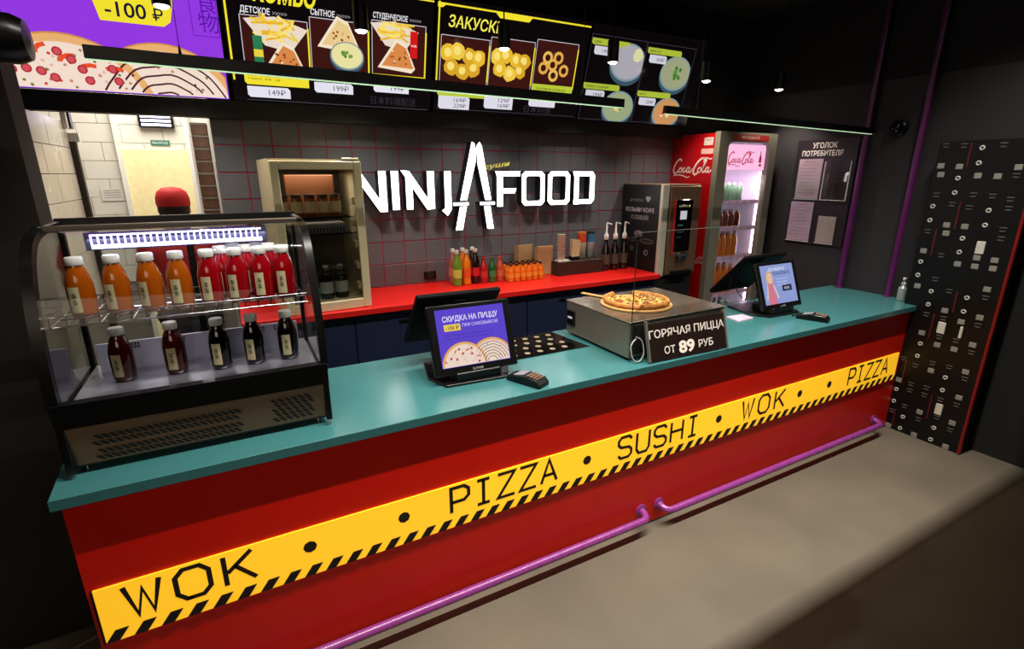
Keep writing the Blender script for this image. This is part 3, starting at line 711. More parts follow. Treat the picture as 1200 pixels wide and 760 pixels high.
# two katana blades forming the A
letter('blade', [[(0.0, 0), (.046, 0), (.116, .25), (.122, .33), (.112, .375), (.094, .385)]], 1.428, 1.632)
letter('blade', [[(.086, 0), (.130, 0), (.062, .36), (.046, .385), (.026, .36), (.030, .25)]], 1.532, 1.632)
letter('hilt', [Rc(0, .0, .112, .020)], 1.374, 1.598)
letter('hilt', [Rc(0, .0, .112, .020)], 1.578, 1.598)
def grip(x, pts, sgn):
    g = letter('grip', [pts], x, 1.43)
    mb = MB()
    for k in range(5):
        cx = (pts[0][0]+pts[1][0])/2 + (sgn*.052*k/5); mb.lathe([(0.006, 0), (0.006, -0.002)], (cx, -0.085, .018+k*.029), 6, 'y')
    mb.build('grip_studs', M_can, g)
grip(1.388, [(0, 0), (.050, .002), (.084, .160), (.036, .160)], 1)
grip(1.612, [(.020, .0), (.068, -.002), (.042, .160), (-.004, .160)], -.5)
letter(None, [Rc(0, 0, .044, Hh*.9), [(-.012, Hh), (.0, Hh*.86), (.185, Hh*.86), (.185, Hh)] , [(0.044, .09), (.14, .09), (.155, .125), (.044, .125)]], 1.712, zb)
letter(None, O_(.192), 1.915, zb); letter(None, O_(.194), 2.140, zb)
letter(None, [Rc(0.004, 0, .042, Hh*.92), [(-.010, Hh), (.0, Hh-.034), (.16, Hh-.034), (.17, Hh)], [(.0, 0), (.165, 0), (.155, .034), (0, .034)], [(.152, .01), (.165, 0), (.192, .028), (.192, Hh-.028), (.17, Hh), (.152, Hh-.028)]], 2.376, zb)
ya = Art().text('суши', 0, 0, .03, '#e8d858', 2, .01, .21, .5); q = ya.build('script_lettering', print_mat('yellow_neon', 0.9), sg); q.location = (1.625-.70, -.03, 1.838-1.55); q.rotation_euler = (0, R(-8), 0)

# ------------------------------------------------------------------ LED bars and spotlights
def led_bar(x0, z0, x1, z1, label):
    t = thing('light_bar', label, 'light bar', (x0, 2.278, z0), 0, 'black light bars over the counter')
    L_ = math.hypot(x1-x0, z1-z0); t.rotation_euler = (0, -math.atan2(z1-z0, x1-x0), 0)
    MB().box(0, L_, -0.012, 0.012, 0.004, 0.045, 0.002).build('bar_housing', M_black, t)
    MB().box(0.004, L_-0.004, -0.006, 0.006, 0.001, 0.005).build('light_diffuser', mat('bar_glow', '#d0ffc8', 0.4, emit=0.85), t)
    for f in (0.12, 0.88):
        x = L_*f; MB().cyl((x, 0, 0.045), (x, 0, 3.1-min(z0, z1)), 0.0012, 5).build('wire', M_black, t)
        MB().cyl((x, 0, 0.045), (x, 0, 0.075), 0.006, 8, 0.002).build('wire_grip', M_black, t)
led_bar(-0.351, 2.166, 1.890, 2.140, 'black light bar glowing green below the left menu screens')
led_bar(2.181, 2.126, 4.240, 2.089, 'black light bar glowing green near the right wall')
sp0 = None
def spot_thing(x, label, first=None):
    global sp0
    loc = (x, 2.90, 2.50 if x < 2.5 else 2.455)
    if sp0 is None:
        t = thing('pendant_spotlight', label, 'spotlight', loc, 0, 'pendant spotlights in front of the menu screens')
        MB().lathe([(0.032, 0.13), (0.036, 0.127), (0.036, 0.0), (0.030, 0.0), (0.030, 0.012)], seg=20, cap=False).build('lamp_can', M_black, t)
        MB().lathe([(0.0, -0.012), (0.018, -0.009), (0.030, 0.0), (0.030, 0.012)], seg=16, cap=False).build('lamp_lens', mat('lamp_warm', '#fff0d8', 0.4, emit=12), t)
        MB().lathe([(0.034, 0.128), (0.0, 0.128)], seg=16, cap=False).build('can_cap', M_black, t)
        MB().cyl((0, 0, 0.128), (0, 0, 0.61), 0.004, 6).build('stem', M_black, t); sp0 = t
    else: t = copy_tree(sp0, loc, 0, label)
    l = bpy.data.lights.new('spot', 'SPOT'); l.energy = 34; l.spot_size = R(110); l.spot_blend = 0.6; l.color = (1.0, 0.90, 0.76); l.shadow_soft_size = 0.03
    lo = bpy.data.objects.new('spot', l); COL.objects.link(lo); lo.location = (x, 2.90, loc[2]-0.02)
    return t
for x, l in ((-0.143, 'pendant spotlight in front of the purple pizza screen'), (0.70, 'pendant spotlight in front of the combo menu screen'), (1.51, 'pendant spotlight in front of the fried snacks screen'),
             (2.30, 'pendant spotlight in front of the bowls menu screen'), (3.16, 'pendant spotlight just right of the menu screens'), (3.98, 'pendant spotlight nearest the right wall')):
    spot_thing(x, l)
bs = thing('wall_spotlight', 'big round black lamp head at the upper left picture edge', 'spotlight', (-0.60, 2.0, 2.19))
MB().lathe([(0.0, 0.18), (0.05, 0.175), (0.062, 0.15), (0.066, 0.02), (0.05, -0.02)], (0, 0, -0.03), 24, 'x').build('lamp_head', M_black, bs)
MB().cyl((0.0, 0, 0.0), (0.0, 0.33, 0.0), 0.015).build('bracket', M_black, bs)

# ------------------------------------------------------------------ POS terminals
def pos(loc, rz, label, art, second):
    t = thing('pos_terminal', label, 'cash register', loc, rz)
    # local origin: countertop under the centre of the customer screen
    MB().prism([(-.155, -.02), (.13, -.03), (.19, .10), (.16, .30), (-.16, .30), (-.20, .10)], 0, 0.012, 'z', b=0.003).build('base_plate', M_black, t)
    MB().prism([(-.12, 0.02), (-.10, -.005), (.10, -.005), (.12, 0.02), (.09, .16), (-.09, .16)], 0.012, 0.05, 'z', b=0.004).build('base_block', M_black, t)
    MB().prism([(0.06, .03), (.10, .03), (.17, .20), (.13, .22)], -.05, .05, 'x').build('neck', M_black, t)
    s = thing_part('customer_screen', t); s.location = (0, 0, 0.045); s.rotation_euler = (R(-20.5), 0, 0)
    mb = MB(); mb.box(-.195, .195, 0.0, 0.026, 0.0, 0.305, 0.005).build('screen_body', M_black, s)
    a = Art(0.0003); art(a); q = a.build('screen_image', M_screen2, s); q.location = (-.161, -0.0012, 0.032)
    c = thing_part('cashier_screen', t); c.location = (-.02, 0.40, 0.085); c.rotation_euler = (R(43), 0, 0)
    MB().box(-.20, .20, 0.0, 0.026, 0.0, 0.375, 0.006).build('screen_back', M_posb, c)
    MB().prism([(.13, .27), (.17, .30), (.21, .26), (.17, .23)], -.03, .03, 'x').build('hinge', M_posb, t)
    a = Art(0.0003).text('SUNMI', 0, 0, .010, '#8a8a90', 1, .01, .05, 0, 'c'); a.build('maker_badge', M_print, s).location = (0, -.0006, .010)
    MB().box(-.02, .03, -0.003, 0.0, 0.33, 0.337, 0.001).build('maker_badge', mat('badge_grey', '#6a6a6a', 0.4), c)
    return t
def thing_part(name, parent):
    o = bpy.data.objects.new(name, None); COL.objects.link(o); o.parent = parent; o.empty_display_size = 0.03; return o
def art_p1(a):
    a.rect(0, 0, .322, .2525, '#5a3fd0', 0)
    a.text('СКИДКА НА ПИЦЦУ', .03, .198, .024, '#f0ecff', 3, .015, .26)
    tagbox(a, .032, .157, .108, .186, '#f0d058', 2, .004); a.text('-100 ₽', .040, .163, .016, '#201a30', 4, .01, .06)
    a.text('ПРИ САМОВЫВОЗЕ', .118, .170, .014, '#e0d8ff', 3, 0, .17)
    for y in (.135, .120): a.text('при заказе на самовывоз от', .035, y, .007, '#3a2898', 3, 0, .22)
    pizza_art(a, .105, .0, .105, 4, .002, .003, .32, 0, 34); pizza_art(a, .235, .0, .108, 2, .002, .1, .319, 1, 20)
def art_p2(a):
    a.rect(0, 0, .322, .2525, '#8f9fd8', 0)
    a.text('ДОБРО', .07, .215, .018, '#e8ecff', 3, .01, .17); a.text('ПОЖАЛОВАТЬ', .115, .185, .020, '#2a2a68', 3, .015, .17)
    for y, w_ in ((.155, .12), (.135, .10), (.115, .09)): a.text('закажи и получи', .14, y, .008, '#d8e0ff', 3, 0, w_)
    a.rect(.185, .075, .28, .115, '#181a40', 2); a.text('МЕНЮ', .205, .086, .016, '#d8e0ff', 4, 0, .05)
    # smiling lady with long blond hair in a pink dress
    a.blob(.075, .168, .034, '#e0b080', 2, 14, .06, .045); a.disc(.077, .172, .021, '#f0c8b0', 3, 16, .028); a.disc(.070, .177, .003, '#402820', 4, 6); a.disc(.084, .177, .003, '#402820', 4, 6); a.line([(.070, .160), (.077, .157), (.084, .160)], .003, '#c03040', 4)
    a.poly([(.035, .0), (.12, .0), (.105, .07), (.098, .135), (.05, .135), (.045, .07)], '#d87890', 3); a.rect(.068, .13, .086, .15, '#f0c8b0', 3)
    a.poly([(.02, .04), (.03, .03), (.05, .12), (.045, .13)], '#f0c8b0', 4); a.poly([(.13, .03), (.14, .04), (.105, .13), (.098, .12)], '#f0c8b0', 4)
    a.poly([(.042, .13), (.05, .20), (.045, .10)], '#e0b080', 3)
pos((.865, 1.915, .936), R(-2), 'black cash register with a purple pizza discount screen facing out', art_p1, 0.07)
pos((3.06, 1.985, .936), R(0), 'black cash register whose pale blue screen shows a blonde lady', art_p2, 0.05)

def card_terminal(x, y, rz, label):
    t = thing('card_terminal', label, 'payment terminal', (x, y, .936), rz, 'card payment terminals')
    MB().prism([(0, 0), (0, .018), (.02, .036), (.10, .040), (.175, .022), (.18, .006), (.17, 0)], -.038, .038, 'x', b=.004).build('terminal_body', M_black, t)
    q = MB().box(-.028, .028, .0, .055, 0.0, .002).build('display', mat('grey_lcd', '#8a8c98', 0.2), t); q.location = (0, .092, .0412); q.rotation_euler = (R(-13), 0, 0)
    kb_ = MB()
    for i in range(3):
        for j in range(4): kb_.box(-.026+i*.019, -.012+i*.019, .018+j*.016, .028+j*.016, .0, .0035, .001)
    k = kb_.build('keypad', mat('keypad_tan', '#7a5a44', 0.4), t); k.location = (0, 0, .0345); k.rotation_euler = (R(4), 0, 0)
    return t
t1 = card_terminal(1.08, 1.715, R(24), 'black card terminal beside the purple screen register')
t2 = card_terminal(3.15, 1.735, R(22), 'black card terminal beside the blonde lady screen register')
for pts, l in (([(1.00, 1.90, .95), (.975, 1.93, .945), (.95, 1.96, .945)], 'short black cable from the left card terminal to its register'), ([(3.088, 1.90, .955), (3.08, 1.915, .945), (3.085, 1.93, .9405), (3.10, 1.945, .9405)], 'short black cable from the right card terminal to its register')):
    tag(MB().tube(smooth_path(pts, 4), .004, 8).build('cable', M_black), l, 'cable')
tag(MB().tube(smooth_path([(2.93, 2.26, 1.12), (2.90, 2.22, 1.06), (2.93, 2.17, 1.01), (2.99, 2.12, 1.03), (3.03, 2.10, 1.06)], 5), .003, 6).build('cable', M_black), 'thin black cable dangling behind the right register', 'cable')

# glossy black mat with round pale spots
mt = thing('counter_mat', 'glossy black mat with pale round spots between register and pizza warmer', 'mat', (1.10, 2.06, .936))
MB().prism([(0, 0), (.47, 0), (.43, .31), (.0, .31)], 0, .004, 'z').build('mat_sheet', M_glossblack, mt)
for i in range(6):
    for j in range(4):
        x, y = .05 + i*.075 + (j % 2)*.03, .05 + j*.07
        if x < .42: MB().lathe([(.016, .004), (.016, .0052)], (x, y, 0), 14).build('round_spot', mat('spot_beige', '#86775f', 0.4), mt)
tag(MB().prism([(0, 0), (.15, .01), (.16, .10), (.02, .11)], 0, .006, 'z').build('leaflet', mat('leaflet_pink', '#d8b8cc', 0.3)), 'pinkish leaflet pile lying left of the right register', 'leaflet').location = (2.66, 2.0, .9365)

# ------------------------------------------------------------------ pizza warmer
pw = thing('pizza_warmer', 'low stainless steel food warmer carrying the pizza board', 'food warmer', (1.60, 1.79, .936))
MB().box(0, .66, 0, .53, .012, .19, .006).build('body', M_steel, pw)
MB().box(-.004, .664, -.004, .534, .19, .198, .003).build('top_plate', mat('top_steel', '#a09484', 0.22, 0.8), pw)
MB().box(-.012, 0, .44, .51, .06, .15, .004).build('switch_plate', M_black, pw)
MB().box(-.016, -.010, .455, .495, .10, .112, .002).build('switch', mat('switch_grey', '#c8c8c8', 0.4), pw)
for x in (.04, .62):
    for y in (.04, .49): MB().cyl((x, y, 0), (x, y, .014), .014).build('foot', M_black, pw)
MB().box(.02, .64, -.006, 0, .03, .18, .002).build('front_recess', M_blackm, pw)
pb = thing('pizza_peel', 'round wooden board with a short handle on the food warmer', 'pizza board', (1.862, 2.045, 1.134))
MB().lathe([(.185, 0), (.19, .003), (.19, .010), (.185, .012)], seg=40).build('board', mat('birch_wood', '#c89a5c', 0.5, noise=0.12, scale=8, stretch=(1, 8, 1)), pb)
h = MB().box(-.012, .012, .17, .36, .002, .011, .003).build('handle', mat('birch_wood', '#c89a5c'), pb); h.rotation_euler = (0, 0, R(18))
pz = thing('pizza', 'sliced pizza with golden crust on the round wooden board', 'pizza', (1.862, 2.045, 1.1465))
crust = mat('pizza_crust', '#c07c38', 0.6, noise=0.25, scale=30, bump=0.4); cheese = mat('pizza_cheese', '#d8a850', 0.45, noise=0.3, scale=45, bump=0.5)
tops = [mat('topping_red', '#a8401c', 0.5, noise=.2), mat('topping_green', '#6a7a2c', 0.5, noise=.2), mat('topping_pale', '#e6cf94', 0.5, noise=.2), mat('topping_brown', '#7a4a24', 0.5, noise=.2)]
for k in range(8):
    if k == 1: continue
    a0 = 2*PI*k/8 + .2; a1 = a0 + 2*PI/8 - .02
    sp = MB(); rr = .168; n = 6
    pts = [(0.004*math.cos((a0+a1)/2), 0.004*math.sin((a0+a1)/2))] + [(rr*math.cos(a0+(a1-a0)*i/n), rr*math.sin(a0+(a1-a0)*i/n)) for i in range(n+1)]
    lift = random.uniform(0, .004)
    sl_ = sp.prism(pts, 0, .012, 'z').build('slice', cheese, pz); sl_.location.z = lift
    cr = MB().tube([(.163*math.cos(a0+(a1-a0)*i/n), .163*math.sin(a0+(a1-a0)*i/n), .012+random.uniform(-.001, .002)) for i in range(n+1)], .0135, 8).build('crust', crust, sl_)
    for mi, m_ in enumerate(tops):
        tb = MB()
        for _ in range(14):
            an, r_ = random.uniform(a0+.06, a1-.06), .145*math.sqrt(random.uniform(.06, 1)); x, y = r_*math.cos(an), r_*math.sin(an); s_ = random.uniform(.004, .009)
            q0 = random.uniform(0, 3); hh_ = random.uniform(.002, .006)
            tb.prism([(x+s_*math.cos(q0+j*1.26), y+s_*.7*math.sin(q0+j*1.26)) for j in range(5)], .011, .012+hh_, 'z')
        tb.build('topping', m_, sl_)['kind'] = 'stuff'
# price sign in front
sn = thing('price_sign', 'black sign with white price lettering leaning against the food warmer', 'sign', (1.93, 1.697, .9375), R(-1.8)); sn.rotation_euler = (R(-15.6), 0, R(-1.8))
MB().box(-.255, .255, 0.002, .010, .004, .192, .001).build('board', mat('sign_brown_black', '#1c1210', 0.35), sn)
for x in (-.262, .255): MB().box(x, x+.008, -.004, .014, .004, .205, .001).build('side_strip', M_steel, sn)
M_sink = print_mat('sign_ink', 0, 0.6)
for w_ in (('ГОРЯЧАЯ ПИЦЦА', -.25, .118, .038, '#cfc8c0', 2, .012, .497), ('ОТ', -.165, .034, .036, '#cfc8c0', 2, .015, .07), ('89', -.072, .026, .058, '#dcd4c8', 2, .04, .105), ('РУБ', .060, .036, .036, '#cfc8c0', 2, .015, .10)): Art().text(*w_).build('lettering', M_sink, sn)
tag(MB().tube(smooth_path([(1.60+.03, 1.775, 1.05), (1.60-.005, 1.765, 1.02), (1.60, 1.75, .96), (1.635, 1.745, .945), (1.665, 1.75, .98), (1.66, 1.765, 1.04), (1.63, 1.775, 1.06)], 5), .0032, 8).build('power_cable', mat('cable_grey', '#9a9a98', 0.4)), 'white coiled cable beside the food warmer front corner', 'cable')
gs = thing('sneeze_guard', 'clear glass pane standing at the front of the food warmer', 'glass screen', (1.60, 1.776, .936))
MB().box(0, .66, -.003, .003, 0, .62).build('glass_pane', glass_mat('guard_glass', (0.97, 0.98, 0.98), 0.9), gs)
MB().box(-.001, .0, -.003, .003, 0, .62).build('pane_edge', mat('edge_green', '#223028', 0.2), gs)
MB().box(0, .66, -.003, .003, .62, .6215).build('pane_top_edge', mat('edge_pale', '#5a6660', 0.2), gs)
MB().lathe([(0, -.014), (.010, -.010), (.014, 0), (.010, .010), (0, .014)], (0.0, 0, .60), 14, 'z', False).build('clamp_knob', M_black, gs)

# sanitizer
sz = thing('pump_bottle', 'clear pump bottle of sanitizer at the right end of the counter', 'bottle', (4.165, 1.83, .936))
MB().lathe([(.024, 0), (.027, .004), (.027, .09), (.012, .11), (.012, .118)], seg=18).build('bottle_body', mat('clear_gel', '#8e9a98', 0.1, coat=.6, noise=.2), sz)
MB().lathe([(.014, .115), (.014, .13), (.005, .134), (.005, .155), (.011, .156), (.011, .165)], seg=12).build('pump', M_white, sz)
MB().cyl((0, 0, .161), (-.035, -.01, .157), .005, 8).build('spout', M_white, sz)

# ------------------------------------------------------------------ back counter
bc = thing('back_cabinet', 'dark navy cabinet under the red back worktop', 'cabinet', (-0.03, 2.95, 0))
box('carcass', M_navy, bc, 0, 2.90, .02, .49, 0.08, 1.03)
box('plinth', M_blackm, bc, 0, 2.90, .05, .49, 0, .08)
for k in range(5):
    d = box('door', M_navy, bc, .004+k*.58, .576+k*.58, 0, .02, .10, 1.015, b=.002)
    box('door_handle', M_black, d, .26+k*.58, .34+k*.58, -.012, 0, .95, .962)
tag(MB().prism([(-.03, 2.90), (2.87, 2.90), (2.87, 3.446), (-.03, 3.446)], 1.03, 1.065, 'z', b=.002).build('back_worktop', M_redtop), 'bright red worktop along the grey tiled wall', 'countertop')

# mini fridge
mf = thing('mini_fridge', 'cream framed glass door fridge standing on the red worktop', 'fridge', (.195, 2.925, 1.0655), R(4))
fw, fh, fd = .465, .82, .44
for nm, a_ in (('side', (0, .02, .03, fd, 0, fh)), ('side', (fw-.02, fw, .03, fd, 0, fh)), ('roof', (.02, fw-.02, .03, fd, fh-.03, fh)), ('floor_plate', (.02, fw-.02, .03, fd, 0, .05)), ('back', (.02, fw-.02, fd-.02, fd, .05, fh-.03))):
    box(nm, M_cream if nm != 'back' else mat('fridge_inside', '#6a6658', 0.5), mf, *a_)
dm = MB().box(0, .045, 0, .028, 0, fh-.01, .005).box(fw-.045, fw, 0, .028, 0, fh-.01, .005).box(.045, fw-.045, 0, .028, fh-.055, fh-.01, .004).box(.045, fw-.045, 0, .028, 0, .055, .004)
fdoor = dm.build('door', M_cream, mf)
box('door_glass', M_dglass, fdoor, .045, fw-.045, .010, .016, .055, fh-.055)
box('hinge', M_cream, mf, fw-.10, fw-.01, .002, .03, fh-.01, fh+.008, b=.003)
for z in (.23, .42, .51): 
    mb = MB().box(.02, fw-.02, .06, .064, z, z+.008)
    for i in range(14): mb.box(.025+i*.03, .028+i*.03, .06, .40, z, z+.003)
    mb.build('shelf_rack', M_chrome, mf)
for k in range(5): box('door_pocket', M_cream, mf, fw-.055, fw-.03, .04, .10, .10+k*.12, .14+k*.12, b=.004)
area('fridge_glow', (.40, 3.12, 1.82), (0, 0, R(4)), .3, .1, 1.3, (1, .92, .75))
def in_f(x, y, z): # fridge local -> world
    c_, s_ = math.cos(R(4)), math.sin(R(4)); return (.195 + x*c_ - y*s_, 2.925 + x*s_ + y*c_, 1.0655 + z)
j0 = thing('sauce_jar', 'leftmost amber jar with a pale label on the mini fridge top shelf', 'jar', in_f(.065, .13, .520), 0, 'amber jars in the mini fridge')
MB().lathe([(.028, 0), (.03, .004), (.03, .085), (.026, .10)], seg=16).build('jar_body', mat('amber_sauce', '#7a3c10', 0.15), j0)
MB().lathe([(.0305, .02), (.0305, .08)], seg=16, cap=False).build('label', mat('label_tan', '#c8b890', 0.6), j0)
MB().lathe([(.028, .10), (.028, .118)], seg=16).build('lid', mat('lid_brown', '#3a2416', 0.5), j0)
for k, l in enumerate(('second amber jar from the left on the mini fridge top shelf', 'middle amber jar on the mini fridge top shelf', 'fourth amber jar from the left on the mini fridge top shelf', 'rightmost amber jar on the mini fridge top shelf')):
    copy_tree(j0, in_f(.135+k*.068, .13, .520), random.random(), l)
tag(MB().box(-.13, .13, -.05, .05, 0, .22, .004).build('cardboard_box', mat('amber_card', '#6a3a14', 0.6)), 'amber cardboard box behind the jars in the mini fridge', 'box').location = in_f(.235, .27, .520)
tr_ = thing('food_tray', 'white tray with a ribbed edge on the mini fridge middle shelf', 'tray', in_f(.24, .2, .429))
MB().box(-.15, .15, -.12, .12, 0, .05, .004).build('tray_body', mat('tray_white', '#a8a8b0', 0.4), tr_)
mb = MB()
for k in range(16): mb.box(-.145+k*.018, -.135+k*.018, -.124, -.12, .005, .03)
mb.build('ribs', mat('rib_grey', '#5a5a62', 0.5), tr_)
j1 = thing('black_jar', 'black jar with a silver label, left one at the mini fridge bottom', 'jar', in_f(.245, .12, .051), 0, 'black jars in the mini fridge')
MB().lathe([(.036, 0), (.038, .004), (.038, .11), (.030, .125)], seg=18).build('jar_body', M_glossblack, j1)
MB().lathe([(.0385, .035), (.0385, .10)], seg=18, cap=False).build('label', mat('label_silver', '#8c9490', 0.4), j1)
MB().lathe([(.030, .125), (.030, .14)], seg=18).build('lid', M_black, j1)
copy_tree(j1, in_f(.330, .12, .051), .4, 'black jar with a silver label, right one at the mini fridge bottom')
copy_tree(j1, in_f(.16, .12, .051), .4, 'black jar with a silver label behind the display case edge')
j2 = thing('sauce_bottle', 'white capped dark bottle above the black jars, left one', 'bottle', in_f(.27, .22, .051), 0, 'dark bottles at the mini fridge back')
MB().lathe([(.03, 0), (.03, .12), (.014, .15), (.014, .155)], seg=16).build('bottle_body', mat('olive_bottle', '#20261c', 0.15), j2)
MB().lathe([(.018, .152), (.018, .175)], seg=14).build('cap', M_white, j2)
copy_tree(j2, in_f(.35, .22, .051), 0, 'white capped dark bottle above the black jars, right one')

# wall outlet
wo = thing('wall_outlet', 'black power outlet on the grey tiles near the soft drinks', 'outlet', (1.190, YW-.004, 1.12))
box('frame', M_black, wo, -.045, .045, -.010, 0, -.03, .03, b=.003); box('socket', M_blackm, wo, -.022, .022, -.012, -.009, -.022, .022)

# drinks on the red worktop
def pet(label, kind, col, x, y, cap='#e0e0dc', lab=None, h=.245, r=.03, group='soft drink bottles on the red worktop'):
    t = thing('soft_drink_bottle', label, 'bottle', (x, y, 1.0655), 0, group); k = h/.245
    MB().lathe([(r*.8, 0), (r, .006*k), (r*.94, .06*k), (r, .12*k), (r*.96, .16*k), (r*.4, .215*k), (r*.38, .225*k)], seg=16).build('bottle_body', mat(kind, col, 0.12, coat=.5), t)
    MB().lathe([(r*.48, .222*k), (r*.48, .245*k)], seg=12).build('cap', mat('cap'+cap, cap, 0.4), t)
    if lab: MB().lathe([(r*1.02, .055*k), (r*1.02, .115*k)], seg=16, cap=False).build('label', mat('lab'+lab, lab, 0.5), t)
    return t
pet('green and pink soft drink bottle, front left of the drinks group', 'pet_green', '#5f8a2a', 1.32, 3.25, lab='#b4c04a')
pet('rosy soft drink bottle behind the green one', 'pet_rose', '#a05a48', 1.325, 3.34, lab='#c06858')
pet('orange soft drink bottle, front of the drinks group', 'pet_orange', '#d87812', 1.395, 3.26, lab='#d84a20')
pet('orange soft drink bottle standing against the tiles', 'pet_orange', '#d87812', 1.405, 3.35, lab='#e8a030')
pet('cola bottle with a red label, front of the drinks group', 'pet_cola', '#1a0a08', 1.468, 3.27, lab='#b81820')
pet('cola bottle with a red label standing against the tiles', 'pet_cola', '#1a0a08', 1.485, 3.36, lab='#b81820')
pet('short red drink bottle right of the cola bottles', 'pet_red', '#9a1c1c', 1.527, 3.26, '#9a1c1c', '#b83028', h=.18, r=.028)
pet('short green drink bottle between two red ones', 'pet_dgreen', '#1f5a28', 1.592, 3.26, '#1f5a28', '#3a7a48', h=.175, r=.028)
pet('short salmon red drink bottle left of the small juice bottles', 'pet_salmon', '#b0482c', 1.655, 3.26, '#b83a2c', '#c06038', h=.175, r=.028)
g = pet('leftmost small juice bottle of the front row, black cap', 'pet_juice', '#d86a18', 1.712, 3.20, '#141214', '#e0902c', h=.125, r=.024, group='small juice bottles with black caps')
g0 = g; nm_ = ['leftmost', 'second', 'third', 'fourth', 'fifth', 'rightmost']
for row in range(3):
    for k in range(6):
        if row == 0 and k == 0: continue
        copy_tree(g0, (1.712+k*.050+row*.004, 3.20+row*.055, 1.0655), random.random(), '%s small black-capped juice bottle in the %s row' % (nm_[k], ('front', 'middle', 'back')[row]))
# paper bags
M_kraft = mat('kraft_paper', '#a8845c', 0.8, noise=.15)
for x, y, h_, rz, l in ((1.93, 3.405, .23, .1, 'kraft paper bag stack leaning on the tiles, left'), (2.07, 3.335, .22, -.1, 'kraft paper bag stack right of the small juice bottles')):
    t = thing('paper_bag', l, 'paper bag', (x, y, 1.0655), rz, 'kraft paper bags')
    for i in range(4): MB().box(-.065, .065, -.032+i*.016, -.018+i*.016, 0, h_-i*.006, .002).build('sheet', M_kraft, t)
# dispenser box + cups
db_ = thing('condiment_box', 'low dark brown box organiser below the cups', 'box', (2.12, 3.20, 1.0655))
box('box_body', mat('dark_wood', '#2a1a12', 0.5, noise=.2), db_, 0, .43, 0, .2, 0, .105, b=.003); box('white_lid', M_paper, db_, .02, .12, .02, .1, .105, .112)
cu = thing('cup_stack', 'tall stack of beige paper cups on the brown organiser', 'cups', (2.18, 3.26, 1.1715))
for i in range(8): MB().lathe([(.026, i*.022), (.030, i*.022+.045), (.032, i*.022+.047)], seg=16).build('cup', mat('cup_beige', '#b09a88', 0.6), cu)
nk = thing('napkin_stack', 'cream napkins standing in a holder next to the cups', 'napkins', (2.295, 3.25, 1.1715))
for i in range(5): MB().prism([(-.03, 0), (.03, 0), (.045, .15), (-.028, .16)], -.02+i*.008, -.014+i*.008, 'y').build('napkin', mat('napkin_cream', '#c8b890', 0.8), nk)
MB().box(-.034, .034, -.026, .024, 0, .03, .002).build('holder', M_black, nk)
for x, l, c1, c2 in ((2.42, 'tall can with a red top behind the napkins', '#c8401c', '#a8a48c'), (2.508, 'tall can with a blue top beside the syrup bottles', '#2c6a90', '#9a9a98')):
    t = thing('tall_can', l, 'can', (x, 3.33, 1.1715))
    MB().lathe([(.034, 0), (.036, .004), (.036, .12)], seg=18).build('can_body', mat('can'+c2, c2, 0.4), t)
    MB().lathe([(.0365, .12), (.0365, .185), (.03, .19)], seg=18).build('can_top', mat('can'+c1, c1, 0.4), t)
    MB().lathe([(.037, .185), (.037, .20)], seg=18).build('lid', mat('can_lid'+c1, '#1c1614' if c1[1] == '2' else '#b86a20', 0.4), t)
sy0 = None
for k, l in enumerate(('leftmost dark syrup bottle with a white pump', 'middle dark syrup bottle with a white pump', 'rightmost dark syrup bottle with a white pump')):
    x, y = 2.595+k*.092, 3.24
    if sy0 is None:
        t = thing('syrup_bottle', l, 'bottle', (x, y, 1.1715 if k == 9 else 1.0655), 0, 'syrup bottles with white pumps')
        MB().lathe([(.030, 0), (.034, .005), (.034, .16), (.014, .215), (.014, .25)], seg=18).build('bottle_body', mat('syrup_dark', '#140c0a', 0.1, coat=.5), t)
        MB().lathe([(.0345, .05), (.0345, .13)], seg=18, cap=False).build('label', mat('syrup_label', '#4a3c30', 0.5), t)
        MB().lathe([(.017, .245), (.019, .25), (.019, .28), (.008, .30), (.006, .37)], seg=14).build('pump', M_white, t)
        MB().tube([(0, 0, .365), (.0, 0, .375), (.05, 0, .362)], .006, 8).build('pump_spout', M_white, t); sy0 = t
    else: copy_tree(sy0, (x, y, 1.0655), .1*k, l)

# ------------------------------------------------------------------ coffee machine
cm = thing('coffee_machine', 'stainless coffee machine with a black coffee poster on its side', 'coffee machine', (2.895, 2.97, 0))
box('machine_stand', M_blackm, cm, 0, .40, .02, .46, 0, 1.03)
box('body', mat('bronze_steel', '#8a6e58', 0.4, 0.4, noise=.05, scale=6, stretch=(1, 1, 40)), cm, .0, .40, .0, .46, 1.03, 1.735, b=.004)
box('corner_column', mat('column_pale', '#c8c0b0', 0.4, 0.2), cm, -.006, .06, -.012, .02, 1.03, 1.735, b=.004)
box('front_door', mat('door_bronze', '#7a5a44', 0.4, 0.4, noise=.05, scale=6, stretch=(1, 1, 40)), cm, .07, .39, -.02, 0, 1.04, 1.72, b=.004)
dsp = box('control_panel', M_glossblack, cm, .13, .30, -.03, -.02, 1.22, 1.62, b=.004)
box('red_trim', mat('trim_red', '#a81c28', 0.3), cm, .108, .124, -.034, -.02, 1.20, 1.62, b=.003)
a = Art().rect(.04, .25, .11, .315, '#e8e8f0', 1).text('coffee', .02, .345, .022, '#c8c8a0', 1, 0, .09).text('меню', .02, .20, .015, '#5a8a6a', 1).text('эспрессо', .02, .15, .012, '#5a6a6a', 1).text('латте', .02, .11, .012, '#5a6a6a', 1).disc(.13, .352, .010, '#b8c860', 1)
q = a.build('display_image', print_mat('machine_display', 0.6), dsp); q.location = (.13, -.031, 1.22)
mbs = MB(); mbs.tube([(.18, -.06, 1.19), (.18, -.06, 1.15)], .012, 10); mbs.tube([(.24, -.06, 1.19), (.24, -.06, 1.15)], .012, 10); mbs.box(.16, .26, -.07, -.02, 1.185, 1.21, .003); mbs.build('spout', M_chrome, cm)
